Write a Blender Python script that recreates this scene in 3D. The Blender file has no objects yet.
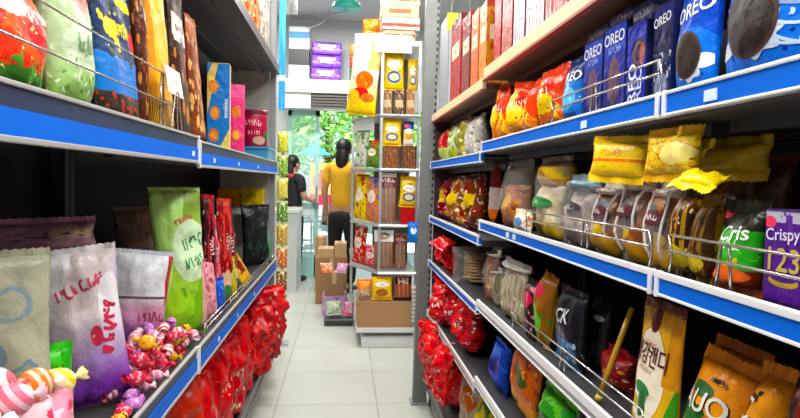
import bpy, bmesh, math, random
from mathutils import Vector, Matrix, noise
random.seed(7)
SC = bpy.context.scene
COL = SC.collection
PI = math.pi
R = math.radians

# ------------------------------------------------------------------ camera
FPX, CAMH = 580.0, 1.35
YAW, PITCH, ROLL = R(5.5668), R(-2.7462), R(1.2)
_f = Vector((math.sin(YAW)*math.cos(PITCH), math.cos(YAW)*math.cos(PITCH), math.sin(PITCH)))
_r0 = Vector((math.cos(YAW), -math.sin(YAW), 0)); _u0 = _r0.cross(_f)
_r = _r0*math.cos(ROLL)+_u0*math.sin(ROLL); _u = _u0*math.cos(ROLL)-_r0*math.sin(ROLL)
cam = bpy.data.objects.new('camera', bpy.data.cameras.new('camera')); COL.objects.link(cam)
cam.matrix_world = Matrix(((_r.x, _u.x, -_f.x, 0), (_r.y, _u.y, -_f.y, 0), (_r.z, _u.z, -_f.z, CAMH), (0, 0, 0, 1)))
cam.data.sensor_width = 36; cam.data.lens = FPX/800*36; cam.data.clip_start = .02; cam.data.clip_end = 200
SC.camera = cam
ORG = Vector((0, 0, CAMH))
def ray(px, py): return _f + _r*((px-400)/FPX) + _u*((209-py)/FPX)
def hitX(px, py, X): d = ray(px, py); return ORG + d*(X/d.x)
def hitY(px, py, Y): d = ray(px, py); return ORG + d*(Y/d.y)

# ------------------------------------------------------------------ helpers
def lin(c):
    if isinstance(c, str):
        c = c.lstrip('#'); c = [int(c[i:i+2], 16)/255 for i in (0, 2, 4)]
        return tuple(x/12.92 if x <= .04045 else ((x+.055)/1.055)**2.4 for x in c)+(1,)
    return tuple(c)[:3]+(1,)
def obj(name, bm, m=None, parent=None, smooth=False, mats=None):
    me = bpy.data.meshes.new(name)
    bmesh.ops.recalc_face_normals(bm, faces=bm.faces[:])
    bm.to_mesh(me); bm.free()
    for x in (mats or ([m] if m else [])): me.materials.append(x)
    if smooth:
        me.polygons.foreach_set('use_smooth', [True]*len(me.polygons))
    o = bpy.data.objects.new(name, me); COL.objects.link(o)
    if parent: o.parent = parent
    return o
def tag(o, label, cat, group=None, kind=None):
    if label: o['label'] = label
    if cat: o['category'] = cat
    if group: o['group'] = group
    if kind: o['kind'] = kind
    return o
def thing(name, label, cat, loc=(0, 0, 0), rot=(0, 0, 0), group=None):
    o = bpy.data.objects.new(name, None); COL.objects.link(o)
    o.location = loc; o.rotation_euler = rot; o.empty_display_size = .05
    return tag(o, label, cat, group)
def struct(name, bm, m, parent=None):
    o = obj(name, bm, m, parent)
    if not parent: o['kind'] = 'structure'
    return o
KIDS = {}
def dup(o, loc=None, rot=None, label=None, parent=None):
    c = o.copy(); COL.objects.link(c)
    if parent: c.parent = parent
    for ch in [x for x in SC.objects if x.parent == o]: dup(ch, parent=c)
    if loc is not None: c.location = loc
    if rot is not None: c.rotation_euler = rot
    if label: c['label'] = label
    return c
def box(bm, x0, y0, z0, x1, y1, z1, bev=0, mi=0):
    vs = [bm.verts.new((x, y, z)) for x in (x0, x1) for y in (y0, y1) for z in (z0, z1)]
    fs = [bm.faces.new([vs[i] for i in q]) for q in ((0, 1, 3, 2), (4, 6, 7, 5), (0, 4, 5, 1), (2, 3, 7, 6), (0, 2, 6, 4), (1, 5, 7, 3))]
    for f in fs: f.material_index = mi
    if bev:
        es = list({e for f in fs for e in f.edges})
        bmesh.ops.bevel(bm, geom=es, offset=bev, segments=2, affect='EDGES', profile=.6)
    return fs
def boxbm(*a, **k):
    bm = bmesh.new(); box(bm, *a, **k); return bm
def tube(bm, pts, r, n=8, closed=False):
    pts = [Vector(p) for p in pts]; rings = []
    for i, p in enumerate(pts):
        a = pts[max(i-1, 0)]; b = pts[min(i+1, len(pts)-1)]
        t = (b-a).normalized() if (b-a).length > 1e-9 else Vector((0, 0, 1))
        up = Vector((0, 0, 1)) if abs(t.z) < .9 else Vector((1, 0, 0))
        s = t.cross(up).normalized(); q = s.cross(t)
        rr = r[i] if isinstance(r, (list, tuple)) else r
        rings.append([bm.verts.new(p+s*(rr*math.cos(k*2*PI/n))+q*(rr*math.sin(k*2*PI/n))) for k in range(n)])
    for A, B in zip(rings, rings[1:]):
        for k in range(n): bm.faces.new((A[k], A[(k+1) % n], B[(k+1) % n], B[k]))
    bm.faces.new(rings[0][::-1]); bm.faces.new(rings[-1])
def lathe(bm, prof, n=24, c=(0, 0)):
    rings = []
    uvl = bm.loops.layers.uv.verify()
    zs = [z for _, z in prof]; z0, z1 = min(zs), max(zs)
    for r, z in prof:
        rings.append([bm.verts.new((c[0]+r*math.sin(k*2*PI/n), c[1]-r*math.cos(k*2*PI/n), z)) for k in range(n)])
    for j, (A, B) in enumerate(zip(rings, rings[1:])):
        for k in range(n):
            f = bm.faces.new((A[k], A[(k+1) % n], B[(k+1) % n], B[k]))
            for l, (uu, zz) in zip(f.loops, ((k, prof[j][1]), (k+1, prof[j][1]), (k+1, prof[j+1][1]), (k, prof[j+1][1]))):
                l[uvl].uv = ((uu/n+.5) % 1.0001, (zz-z0)/max(z1-z0, 1e-6))
    bm.faces.new(rings[0][::-1]); bm.faces.new(rings[-1])

# ------------------------------------------------------------------ materials
MATS = {}
def mat(name, color, rough=.5, metal=0, emit=0, spec=.5, bump=0, bscale=60, var=0):
    if name in MATS: return MATS[name]
    m = bpy.data.materials.new(name); m.use_nodes = True; nt = m.node_tree
    b = nt.nodes['Principled BSDF']
    b.inputs['Base Color'].default_value = lin(color); b.inputs['Roughness'].default_value = rough
    b.inputs['Metallic'].default_value = metal; b.inputs['Specular IOR Level'].default_value = spec
    if emit:
        b.inputs['Emission Color'].default_value = lin(color); b.inputs['Emission Strength'].default_value = emit
    tc = nt.nodes.new('ShaderNodeTexCoord'); nz = nt.nodes.new('ShaderNodeTexNoise')
    nz.inputs['Scale'].default_value = bscale; nz.inputs['Detail'].default_value = 4
    nt.links.new(tc.outputs['Object'], nz.inputs['Vector'])
    if var:
        mx = nt.nodes.new('ShaderNodeMixRGB'); mx.blend_type = 'MULTIPLY'; mx.inputs[0].default_value = var
        mx.inputs[1].default_value = lin(color); nt.links.new(nz.outputs['Fac'], mx.inputs[2])
        nt.links.new(mx.outputs[0], b.inputs['Base Color'])
    if bump:
        bp = nt.nodes.new('ShaderNodeBump'); bp.inputs['Strength'].default_value = bump; bp.inputs['Distance'].default_value = .004
        nt.links.new(nz.outputs['Fac'], bp.inputs['Height']); nt.links.new(bp.outputs[0], b.inputs['Normal'])
    MATS[name] = m; return m
def film(name, color='ffffff', a=.3, rough=.12):
    """clear packaging film: mostly see-through with glossy reflections"""
    if name in MATS: return MATS[name]
    m = bpy.data.materials.new(name); m.use_nodes = True; nt = m.node_tree; nt.nodes.clear()
    o = nt.nodes.new('ShaderNodeOutputMaterial'); mx = nt.nodes.new('ShaderNodeMixShader')
    t = nt.nodes.new('ShaderNodeBsdfTransparent'); p = nt.nodes.new('ShaderNodeBsdfPrincipled')
    p.inputs['Base Color'].default_value = lin(color); p.inputs['Roughness'].default_value = rough
    mx.inputs[0].default_value = a
    nt.links.new(t.outputs[0], mx.inputs[1]); nt.links.new(p.outputs[0], mx.inputs[2]); nt.links.new(mx.outputs[0], o.inputs[0])
    MATS[name] = m; return m
_dn = [0]
def vivid(c, k=1.22):
    import colorsys
    if not isinstance(c, str): return lin(c)
    c = c.lstrip('#'); r, g, b = [int(c[i:i+2], 16)/255 for i in (0, 2, 4)]
    h, s, v = colorsys.rgb_to_hsv(r, g, b); r, g, b = colorsys.hsv_to_rgb(h, min(1, s*k), v)
    return lin('%02x%02x%02x' % tuple(round(x*255) for x in (r, g, b)))
def D(base, *layers, rough=.32, warp=0., name=None, metal=0, bump=.25):
    """printed packaging: flat artwork built from shapes in the package's own UV space"""
    _dn[0] += 1
    m = bpy.data.materials.new(name or 'print_%03d' % _dn[0]); m.use_nodes = True; nt = m.node_tree; N = nt.nodes; L = nt.links
    b = N['Principled BSDF']; b.inputs['Specular IOR Level'].default_value = .35; b.inputs['Roughness'].default_value = rough; b.inputs['Metallic'].default_value = metal
    tc = N.new('ShaderNodeTexCoord'); src = tc.outputs['UV']
    if warp:
        nz = N.new('ShaderNodeTexNoise'); nz.inputs['Scale'].default_value = 7; L.new(src, nz.inputs['Vector'])
        vm = N.new('ShaderNodeVectorMath'); vm.operation = 'SUBTRACT'; L.new(nz.outputs['Color'], vm.inputs[0]); vm.inputs[1].default_value = (.5, .5, .5)
        v2 = N.new('ShaderNodeVectorMath'); v2.operation = 'SCALE'; v2.inputs['Scale'].default_value = warp; L.new(vm.outputs[0], v2.inputs[0])
        v3 = N.new('ShaderNodeVectorMath'); v3.operation = 'ADD'; L.new(src, v3.inputs[0]); L.new(v2.outputs[0], v3.inputs[1]); src = v3.outputs[0]
    sp = N.new('ShaderNodeSeparateXYZ'); L.new(src, sp.inputs[0]); U, V = sp.outputs[0], sp.outputs[1]
    def M(op, a, b_=0., c=0.):
        n = N.new('ShaderNodeMath'); n.operation = op
        for i, x in enumerate((a, b_, c)):
            if isinstance(x, (int, float)): n.inputs[i].default_value = x
            else: L.new(x, n.inputs[i])
        return n.outputs[0]
    rgb = N.new('ShaderNodeRGB'); rgb.outputs[0].default_value = vivid(base); col = rgb.outputs[0]
    def ell(cx, cy, rx, ry):
        a = M('MULTIPLY_ADD', U, 1/rx, -cx/rx); c = M('MULTIPLY_ADD', V, 1/ry, -cy/ry)
        return M('ADD', M('MULTIPLY', a, a), M('MULTIPLY', c, c))
    for l in layers:
        k = l[0]; c = None; al = 1.
        if k == 'e': c = l[5]; k_ = M('LESS_THAN', ell(*l[1:5]), 1.)
        elif k == 'o': c = l[6]; e = ell(*l[1:5]); k_ = M('MULTIPLY', M('LESS_THAN', e, 1.), M('GREATER_THAN', e, (1-l[5])**2))
        elif k == 'r':
            c = l[5]; x0, y0, x1, y1 = l[1:5]
            k_ = M('MULTIPLY', M('COMPARE', U, (x0+x1)/2, (x1-x0)/2), M('COMPARE', V, (y0+y1)/2, (y1-y0)/2))
        elif k == 'h': c = l[4]; k_ = M('GREATER_THAN', M('MULTIPLY_ADD', U, l[1], M('MULTIPLY', V, l[2])), l[3])
        elif k == 'g':
            c = l[3]; mr = N.new('ShaderNodeMapRange'); L.new(V, mr.inputs[0]); mr.inputs[1].default_value = l[1]; mr.inputs[2].default_value = l[2]; k_ = mr.outputs[0]
        elif k == 'n':
            c = l[3]; nz = N.new('ShaderNodeTexNoise'); nz.inputs['Scale'].default_value = l[1]; nz.inputs['Detail'].default_value = 2
            L.new(src, nz.inputs['Vector']); k_ = M('GREATER_THAN', nz.outputs['Fac'], l[2])
            if len(l) > 4: k_ = M('MULTIPLY', k_, M('COMPARE', V, (l[4]+l[5])/2, (l[5]-l[4])/2))
        elif k == 'v':
            c = l[3]; vo = N.new('ShaderNodeTexVoronoi'); vo.inputs['Scale'].default_value = l[1]; L.new(src, vo.inputs['Vector']); k_ = M('LESS_THAN', vo.outputs['Distance'], l[2])
            if len(l) > 4: k_ = M('MULTIPLY', k_, M('COMPARE', V, (l[4]+l[5])/2, (l[5]-l[4])/2))
        elif k == 's': c = l[4]; k_ = M('LESS_THAN', M('FRACT', M('MULTIPLY_ADD', U, l[1], M('MULTIPLY', V, l[2]))), l[3])
        mx = N.new('ShaderNodeMixRGB'); L.new(k_, mx.inputs[0]); L.new(col, mx.inputs[1]); mx.inputs[2].default_value = vivid(c); col = mx.outputs[0]
    L.new(col, b.inputs['Base Color'])
    if bump:
        nz = N.new('ShaderNodeTexNoise'); nz.inputs['Scale'].default_value = 38; nz.inputs['Detail'].default_value = 3; L.new(tc.outputs['Object'], nz.inputs['Vector'])
        bp = N.new('ShaderNodeBump'); bp.inputs['Strength'].default_value = bump; bp.inputs['Distance'].default_value = .02
        L.new(nz.outputs['Fac'], bp.inputs['Height']); L.new(bp.outputs[0], b.inputs['Normal'])
    return m
def ink(c): return mat('ink_'+str(c).lstrip('#'), c, .4)

# ------------------------------------------------------------------ packages
SURF = {}
def reg(o, fn): SURF[o.name] = fn; return o
def pouch(name, label, cat, w, h, d, m, loc=(0, 0, 0), rot=(0, 0, 0), kind='pillow', cr=.1, seal=None, seals='tb', sh=.016, group=None, nu=16, nv=20, seed=None, parent=None, zig=True, flop=0.):
    s = random.random()*99 if seed is None else seed
    st, sb = ('t' in seals), ('b' in seals)
    h0 = sh if sb else 0; h1 = h-(sh if st else 0)
    def P(v):
        if kind == 'stand': return max(.02, (1-v)**.55*(.35+.65*min(1, v*9+.55)))
        return max(.03, (4*v*(1-v)))**.42
    def pt(u, v, side):
        a = 1-abs(2*u-1)**2.6
        t = d/2*max(a, 0)**.7*P(v)
        e = 1-.07*math.sin(PI*v) if kind == 'pillow' else 1-.02*math.sin(PI*v)
        x = w*(u-.5)*e; z = h0+(h1-h0)*v
        edge = min(1, a*2.5)
        fold = math.sin(u*w*150+s+3*math.sin(u*9+s))*(abs(2*v-1)**3)*.05*d
        n1 = noise.noise(Vector((x*16+s, z*13, side*3+s)))*cr*d + noise.noise(Vector((x*38+s, z*30+s, side*5)))*cr*.5*d
        y = side*(t+(n1+fold)*edge) + flop*max(0, v-.6)**2*h
        if a < .02: y += 0
        x += noise.noise(Vector((s, z*9, u*2)))*cr*.09*w*min(1, 4*v*(1-v)*1.4)
        return Vector((x, y, z))
    bm = bmesh.new(); uvl = bm.loops.layers.uv.verify(); G = {}
    for side in (-1, 1):
        for i in range(nu+1):
            for j in range(nv+1):
                if side == 1 and i in (0, nu): G[side, i, j] = G[-1, i, j]
                else: G[side, i, j] = bm.verts.new(pt(i/nu, j/nv, side))
    for side in (-1, 1):
        for i in range(nu):
            for j in range(nv):
                q = [(i, j), (i+1, j), (i+1, j+1), (i, j+1)]
                f = bm.faces.new([G[side, a, b] for a, b in q])
                for l, (a, b) in zip(f.loops, q): l[uvl].uv = (a/nu if side < 0 else 1-a/nu, b/nv)
    for j in (0, nv):
        for i in range(nu):
            vs = [G[-1, i, j], G[-1, i+1, j], G[1, i+1, j], G[1, i, j]]; u_ = []
            for v in vs:
                if v not in u_: u_.append(v)
            try:
                f = bm.faces.new(u_)
                for l in f.loops: l[uvl].uv = (i/nu, j/nv)
            except ValueError: pass
    o = obj(name, bm, m, parent, smooth=True)
    o.location = loc; o.rotation_euler = rot
    if label: tag(o, label, cat, group)
    reg(o, lambda u, v, off=.0015: pt(u, v, -1)+Vector((0, -off, 0)))
    sm = seal or m
    for top in ([1] if st else [])+([0] if sb else []):
        bm = bmesh.new(); uvl = bm.loops.layers.uv.verify(); n = 26; rows = []
        for i in range(n+1):
            u = i/n; p = pt(u, 1. if top else 0., -1); q = pt(u, 1. if top else 0., 1); yc = (p.y+q.y)/2; x = p.x
            wob = .0025*math.sin(u*14+s); zz = h if top else 0
            if zig: zz += (-.003 if i % 2 else 0)*(1 if top else -1)
            yo = yc+wob*1.5
            zi = h1-.004 if top else h0+.004
            rows.append([bm.verts.new((x, yc-.0012, zi)), bm.verts.new((x, yo-.0008, zz)), bm.verts.new((x, yo+.0008, zz)), bm.verts.new((x, yc+.0012, zi))])
        for A, B in zip(rows, rows[1:]):
            for k in range(3): 
                f = bm.faces.new((A[k], B[k], B[k+1], A[k+1]))
                for l in f.loops: l[uvl].uv = (.5, .97 if top else .03)
        so = obj('top_seal' if top else 'bottom_seal', bm, sm, o, smooth=False)
    return o
def carton(name, label, cat, w, h, d, m, loc=(0, 0, 0), rot=(0, 0, 0), side=None, group=None, bev=.002, flap=True, parent=None):
    bm = bmesh.new(); box(bm, -w/2, -d/2, 0, w/2, d/2, h, bev)
    uvl = bm.loops.layers.uv.verify(); bm.normal_update()
    for f in bm.faces:
        n = f.normal
        fr = abs(n.y) > .7
        if not fr and side: f.material_index = 1
        for l in f.loops:
            c = l.vert.co
            if fr: l[uvl].uv = ((c.x/w+.5) if n.y < 0 else .5-c.x/w, c.z/h)
            elif abs(n.x) > .7: l[uvl].uv = (c.y/d+.5, c.z/h)
            else: l[uvl].uv = (c.x/w+.5, c.y/d+.5)
    o = obj(name, bm, None, parent, mats=[m]+([side] if side else []))
    o.location = loc; o.rotation_euler = rot
    if label: tag(o, label, cat, group)
    reg(o, lambda u, v, off=.0012: Vector((w*(u-.5), -d/2-off, h*v)))
    if flap:
        bm = bmesh.new(); box(bm, -w/2+.002, -d/2-.0006, h-.001, w/2-.002, d*.1, h+.0012)
        obj('lid_flap', bm, side or m, o)
    return o
def conform(o, bm, m, name):
    ob = obj(name, bm, m, o); return ob
_tc = {}
def letter(o, text, u, v, size, color, rot=0, sx=1., shear=0., off=.0015, stretch=None):
    """lettering wrapped onto the front of package o; size = cap height in m; (u,v) = centre"""
    if text not in _tc:
        cu = bpy.data.curves.new('t', 'FONT'); cu.body = text; cu.size = 1; cu.resolution_u = 3
        cu.align_x = 'CENTER'; cu.align_y = 'CENTER'; cu.offset = .012
        to = bpy.data.objects.new('t', cu); COL.objects.link(to)
        bpy.context.view_layer.update()
        dg = bpy.context.evaluated_depsgraph_get(); me = bpy.data.meshes.new_from_object(to.evaluated_get(dg))
        bpy.data.objects.remove(to); _tc[text] = me
    bm = bmesh.new(); bm.from_mesh(_tc[text])
    bmesh.ops.triangulate(bm, faces=bm.faces[:])
    es = [e for e in bm.edges if e.calc_length() > .25]
    if es: bmesh.ops.subdivide_edges(bm, edges=es, cuts=2)
    return _wrap(o, bm, u, v, size, color, rot, sx, shear, off, 'lettering')
def _dims(o):
    f = SURF[o.name]; a, b = f(.25, .5), f(.75, .5); c, d_ = f(.5, .1), f(.5, .9)
    return max(.001, (b-a).length*2), max(.001, abs(d_.z-c.z)/.8)
def _wrap(o, bm, u, v, size, color, rot, sx, shear, off, name):
    f = SURF[o.name]; w, h = _dims(o); ca, sa = math.cos(rot), math.sin(rot)
    if name == 'lettering' and bm.verts:
        ex = max(abs(v.co.x) for v in bm.verts)*size*sx; ey = max(abs(v.co.y) for v in bm.verts)*size
        ax = abs(ca)*ex+abs(sa)*ey; ay = abs(sa)*ex+abs(ca)*ey
        size *= min(1, w*.47*(1-abs(2*u-1)*.8)/ax, h*.47*(1-abs(2*v-1)*.7)/ay)
    for vt in bm.verts:
        x, y = (vt.co.x+shear*vt.co.y)*size*sx, vt.co.y*size
        x, y = x*ca-y*sa, x*sa+y*ca
        uu, vv = min(.985, max(.015, u+x/w)), min(.985, max(.015, v+y/h))
        vt.co = f(uu, vv, off)
    return obj(name, bm, ink(color), o)
def scrawl(o, u, v, size, color, n=5, rot=0, seed=0, sx=1., thick=.13, off=.0015, name='lettering'):
    """illegible printed lettering: n glyph-like groups of strokes"""
    rn = random.Random(seed+n*13); bm = bmesh.new(); size *= .8
    for i in range(n):
        x0 = (i-(n-1)/2)*.78
        P = [(x0+a*.27, b*.45) for a in (-1, 0, 1) for b in (-1, 0, 1)]
        for k in range(3):
            a, b = rn.sample(P, 2) if k else (P[0], P[2]) 
            A, B = Vector(a+(0,)), Vector(b+(0,)); t = (B-A)
            if t.length < .2: continue
            nn = Vector((-t.y, t.x, 0)).normalized()*thick/2; m_ = 3; prev = None
            for j in range(m_+1):
                c = A+t*(j/m_)+nn*math.sin(j/m_*PI)*.6
                cur = (bm.verts.new(c+nn), bm.verts.new(c-nn))
                if prev: bm.faces.new((prev[0], cur[0], cur[1], prev[1]))
                prev = cur
    return _wrap(o, bm, u, v, size, color, rot, sx, 0, off, name)
def patch(o, u, v, rx, ry, color, name='printed_badge', off=.001, n=28, rot=0, wav=0, wn=6, mt=None):
    """flat printed shape (ellipse or scalloped badge) lying on the package front; rx, ry in metres"""
    bm = bmesh.new(); c = bm.verts.new((0, 0, 0)); rings = []
    for k in (.35, .7, 1.):
        rings.append([bm.verts.new((rx*k*(1+wav*k*math.sin(wn*t*2*PI/n))*math.cos(t*2*PI/n), ry*k*(1+wav*k*math.sin(wn*t*2*PI/n))*math.sin(t*2*PI/n), 0)) for t in range(n)])
    for t in range(n): bm.faces.new((c, rings[0][t], rings[0][(t+1) % n]))
    for A, B in zip(rings, rings[1:]):
        for t in range(n): bm.faces.new((A[t], B[t], B[(t+1) % n], A[(t+1) % n]))
    ob = _wrap(o, bm, u, v, 1, color, rot, 1, 0, off, name)
    if mt: ob.data.materials[0] = mt
    return ob

REST = []
def rest(o, z, gap=.0012): REST.append((o, z+gap)); return o
def settle():
    bpy.context.view_layer.update()
    for o, z in REST:
        lo = 1e9; st = [o]
        while st:
            x = st.pop(); st += list(x.children)
            if x.type == 'MESH':
                mw = x.matrix_world
                for v in x.data.vertices: lo = min(lo, (mw@v.co).z)
        o.location.z += z-lo
def fit(skip=('shelf_unit', 'display_stand', 'end_panel', 'post', 'tree', 'price_card', 'person', 'counter', 'air_curtain', 'ledge', 'tray', 'cardboard_tray', 'cabinet', 'tube_light')):
    """goods that press into a neighbour are made a little smaller until they only touch"""
    from mathutils.bvhtree import BVHTree
    rz = {o.name: z for o, z in REST}
    tops = [o for o in SC.objects if o.parent is None and o.type in ('MESH', 'EMPTY') and o.get('kind') != 'structure']
    tot = {}
    for it in range(7):
        bpy.context.view_layer.update(); B = {}
        for o in tops:
            vs, ps, st = [], [], [o]
            while st:
                x = st.pop(); st += list(x.children)
                if x.type == 'MESH':
                    b = len(vs); mw = x.matrix_world; vs += [mw@v.co for v in x.data.vertices]; ps += [tuple(b+i for i in p.vertices) for p in x.data.polygons]
            if ps:
                lo = [min(v[i] for v in vs) for i in range(3)]; hi = [max(v[i] for v in vs) for i in range(3)]
                B[o.name] = [o, lo, hi, vs, ps, None]
        hit = set(); L_ = sorted(B.values(), key=lambda e: e[1][1])
        for i, a in enumerate(L_):
            for b in L_[i+1:]:
                if b[1][1] > a[2][1]: break
                if any(a[1][k] > b[2][k] or b[1][k] > a[2][k] for k in (0, 2)): continue
                fa, fb = [bool(e[0].name.split('.')[0] in skip) for e in (a, b)]
                if fa and fb: continue
                for e in (a, b):
                    if e[5] is None: e[5] = BVHTree.FromPolygons(e[3], e[4])
                if a[5].overlap(b[5]):
                    if not fa: hit.add(a[0].name)
                    if not fb: hit.add(b[0].name)
        for n in hit:
            if tot.get(n, 1) > .86:
                o = bpy.data.objects[n]; tot[n] = tot.get(n, 1)*.97; o.scale = (o.scale.x*.97, o.scale.y*.95, o.scale.z)
        settle()
# ------------------------------------------------------------------ common materials
STEEL = mat('galvanised_steel', 'c3c6ca', .32, .75, bump=.03, bscale=20)
CHROME = mat('bright_rail', 'f0f2f4', .3, .25)
WIRE = mat('wire_chrome', 'b9b4ac', .25, .8)
SILV = mat('silver_strip', 'aeb2bd', .3, .5)
RAILG = mat('grey_rail', 'b4b3b0', .35, .3)
SHELF_SHADED = mat('shaded_shelf_paint', '3a393c', .5)  # same grey shelf paint, darkened to carry the shade under the shelves
SHELF = mat('grey_shelf_paint', '5f5e61', .42, .1, bump=.04, bscale=25)
DARKU = mat('dark_upright', '1a1b1e', .6)
DARKB = mat('dark_back_panel', '070709', .7, spec=.2)
BLUE = mat('blue_price_strip', '0064d6', .5, 0, spec=.08, var=.1, bscale=9)
NAVY = mat('clear_navy_strip', '2a3f62', .4, 0, spec=.3, var=.5, bscale=14)
GREYP = mat('grey_upright_paint', '9a9c9d', .45, .15, bump=.05, bscale=15, var=.15)
WOODB = mat('brown_shelf_board', '7d5a48', .5, var=.4, bscale=6)
PALEY = mat('pale_price_strip', 'e7cf9c', .4, var=.2, bscale=12)
WHITE = mat('white_paint', 'ecedec', .4)
CARD = mat('cardboard', 'b08458', .8, var=.25, bscale=14, bump=.1)
CLEAR = film('clear_film', 'f0ece6', .12)
FROST = film('cloudy_film', 'd8d2cc', .2, .2)
def slotmat():
    m = mat('slotted_steel', '7f8280', .5, .2); nt = m.node_tree; N = nt.nodes; L = nt.links
    tc = N.new('ShaderNodeTexCoord'); sp = N.new('ShaderNodeSeparateXYZ'); L.new(tc.outputs['Object'], sp.inputs[0])
    a = N.new('ShaderNodeMath'); a.operation = 'MULTIPLY'; a.inputs[1].default_value = 25; L.new(sp.outputs[2], a.inputs[0])
    b = N.new('ShaderNodeMath'); b.operation = 'FRACT'; L.new(a.outputs[0], b.inputs[0])
    c = N.new('ShaderNodeMath'); c.operation = 'LESS_THAN'; c.inputs[1].default_value = .5; L.new(b.outputs[0], c.inputs[0])
    x = N.new('ShaderNodeMixRGB'); x.inputs[1].default_value = lin('7f8280'); x.inputs[2].default_value = lin('17181a'); L.new(c.outputs[0], x.inputs[0]); L.new(x.outputs[0], N['Principled BSDF'].inputs['Base Color'])
    return m
SLOT = slotmat()

# ------------------------------------------------------------------ room
def tiles():
    m = bpy.data.materials.new('floor_tiles'); m.use_nodes = True; nt = m.node_tree; b = nt.nodes['Principled BSDF']
    tc = nt.nodes.new('ShaderNodeTexCoord'); br = nt.nodes.new('ShaderNodeTexBrick')
    br.offset = 0; br.inputs['Scale'].default_value = 1; br.inputs['Brick Width'].default_value = .6; br.inputs['Row Height'].default_value = .6
    br.inputs['Mortar Size'].default_value = .0035; br.inputs['Color1'].default_value = lin('cdd0c6'); br.inputs['Color2'].default_value = lin('c8ccc2'); br.inputs['Mortar'].default_value = lin('9c9e94')
    mp = nt.nodes.new('ShaderNodeMapping'); mp.inputs['Location'].default_value = (-.22, .15, 0)
    nt.links.new(tc.outputs['Object'], mp.inputs[0]); nt.links.new(mp.outputs[0], br.inputs['Vector'])
    nz = nt.nodes.new('ShaderNodeTexNoise'); nz.inputs['Scale'].default_value = 3; nz.inputs['Detail'].default_value = 6; nt.links.new(tc.outputs['Object'], nz.inputs['Vector'])
    mx = nt.nodes.new('ShaderNodeMixRGB'); mx.blend_type = 'MULTIPLY'; mx.inputs[0].default_value = .18
    nt.links.new(br.outputs['Color'], mx.inputs[1]); nt.links.new(nz.outputs['Fac'], mx.inputs[2]); nt.links.new(mx.outputs[0], b.inputs['Base Color'])
    b.inputs['Roughness'].default_value = .28; return m
CEIL = 3.5; BACKY = 8.0
struct('floor', boxbm(-3, -1.6, -.08, 3, BACKY+.1, 0), tiles())
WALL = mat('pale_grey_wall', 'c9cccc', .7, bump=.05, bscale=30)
CEILM = mat('ceiling_white', 'd7d9da', .8, var=.08, bscale=2)
struct('ceiling', boxbm(-3, -1.6, CEIL, 3, BACKY+.1, CEIL+.1), CEILM)
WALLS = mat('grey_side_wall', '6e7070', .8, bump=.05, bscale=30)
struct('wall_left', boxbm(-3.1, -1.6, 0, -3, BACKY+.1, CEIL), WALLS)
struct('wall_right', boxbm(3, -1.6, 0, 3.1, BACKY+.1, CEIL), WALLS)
struct('wall_front', boxbm(-3.1, -1.7, 0, 3.1, -1.6, CEIL), WALLS)
OX0, OX1, OZ = -.78, 1.2, 2.32
bm = bmesh.new(); box(bm, -3, BACKY, 0, OX0, BACKY+.12, CEIL); box(bm, OX1, BACKY, 0, 3, BACKY+.12, CEIL); box(bm, OX0, BACKY, OZ, OX1, BACKY+.12, CEIL)
struct('wall_back', bm, WALL)
# pale glass shopfront doors either side of the open way
GLASSD = film('pale_teal_glass', 'bfe9e0', .3, .1)
TEALF = mat('pale_teal_frame', 'a5d9d2', .4)
bm = bmesh.new(); x0, x1 = OX0+.02, -.34
box(bm, x0, 7.93, .02, x0+.05, 7.98, 2.28); box(bm, x1-.05, 7.93, .02, x1, 7.98, 2.28); box(bm, x0, 7.93, .02, x1, 7.98, .3); box(bm, x0, 7.93, 2.2, x1, 7.98, 2.28); box(bm, x0, 7.93, .95, x1, 7.98, 1.03)
dr = struct('door_1', bm, TEALF); dr['label'] = 'pale teal framed glass shop door at the end of the aisle'
obj('door_glass', boxbm(x0+.05, 7.95, .3, x1-.05, 7.96, 2.2), GLASSD, dr)
bm = bmesh.new(); tube(bm, [(x1-.025, 7.93, .95), (x1-.025, 7.88, .97), (x1-.025, 7.88, 1.25), (x1-.025, 7.93, 1.27)], .012); obj('door_handle', bm, STEEL, dr)
struct('pavement', boxbm(-9, BACKY+.12, -.1, 9, 22, -.005), mat('pale_pavement', 'd9dbd2', .8, var=.2, bscale=3))

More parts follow.
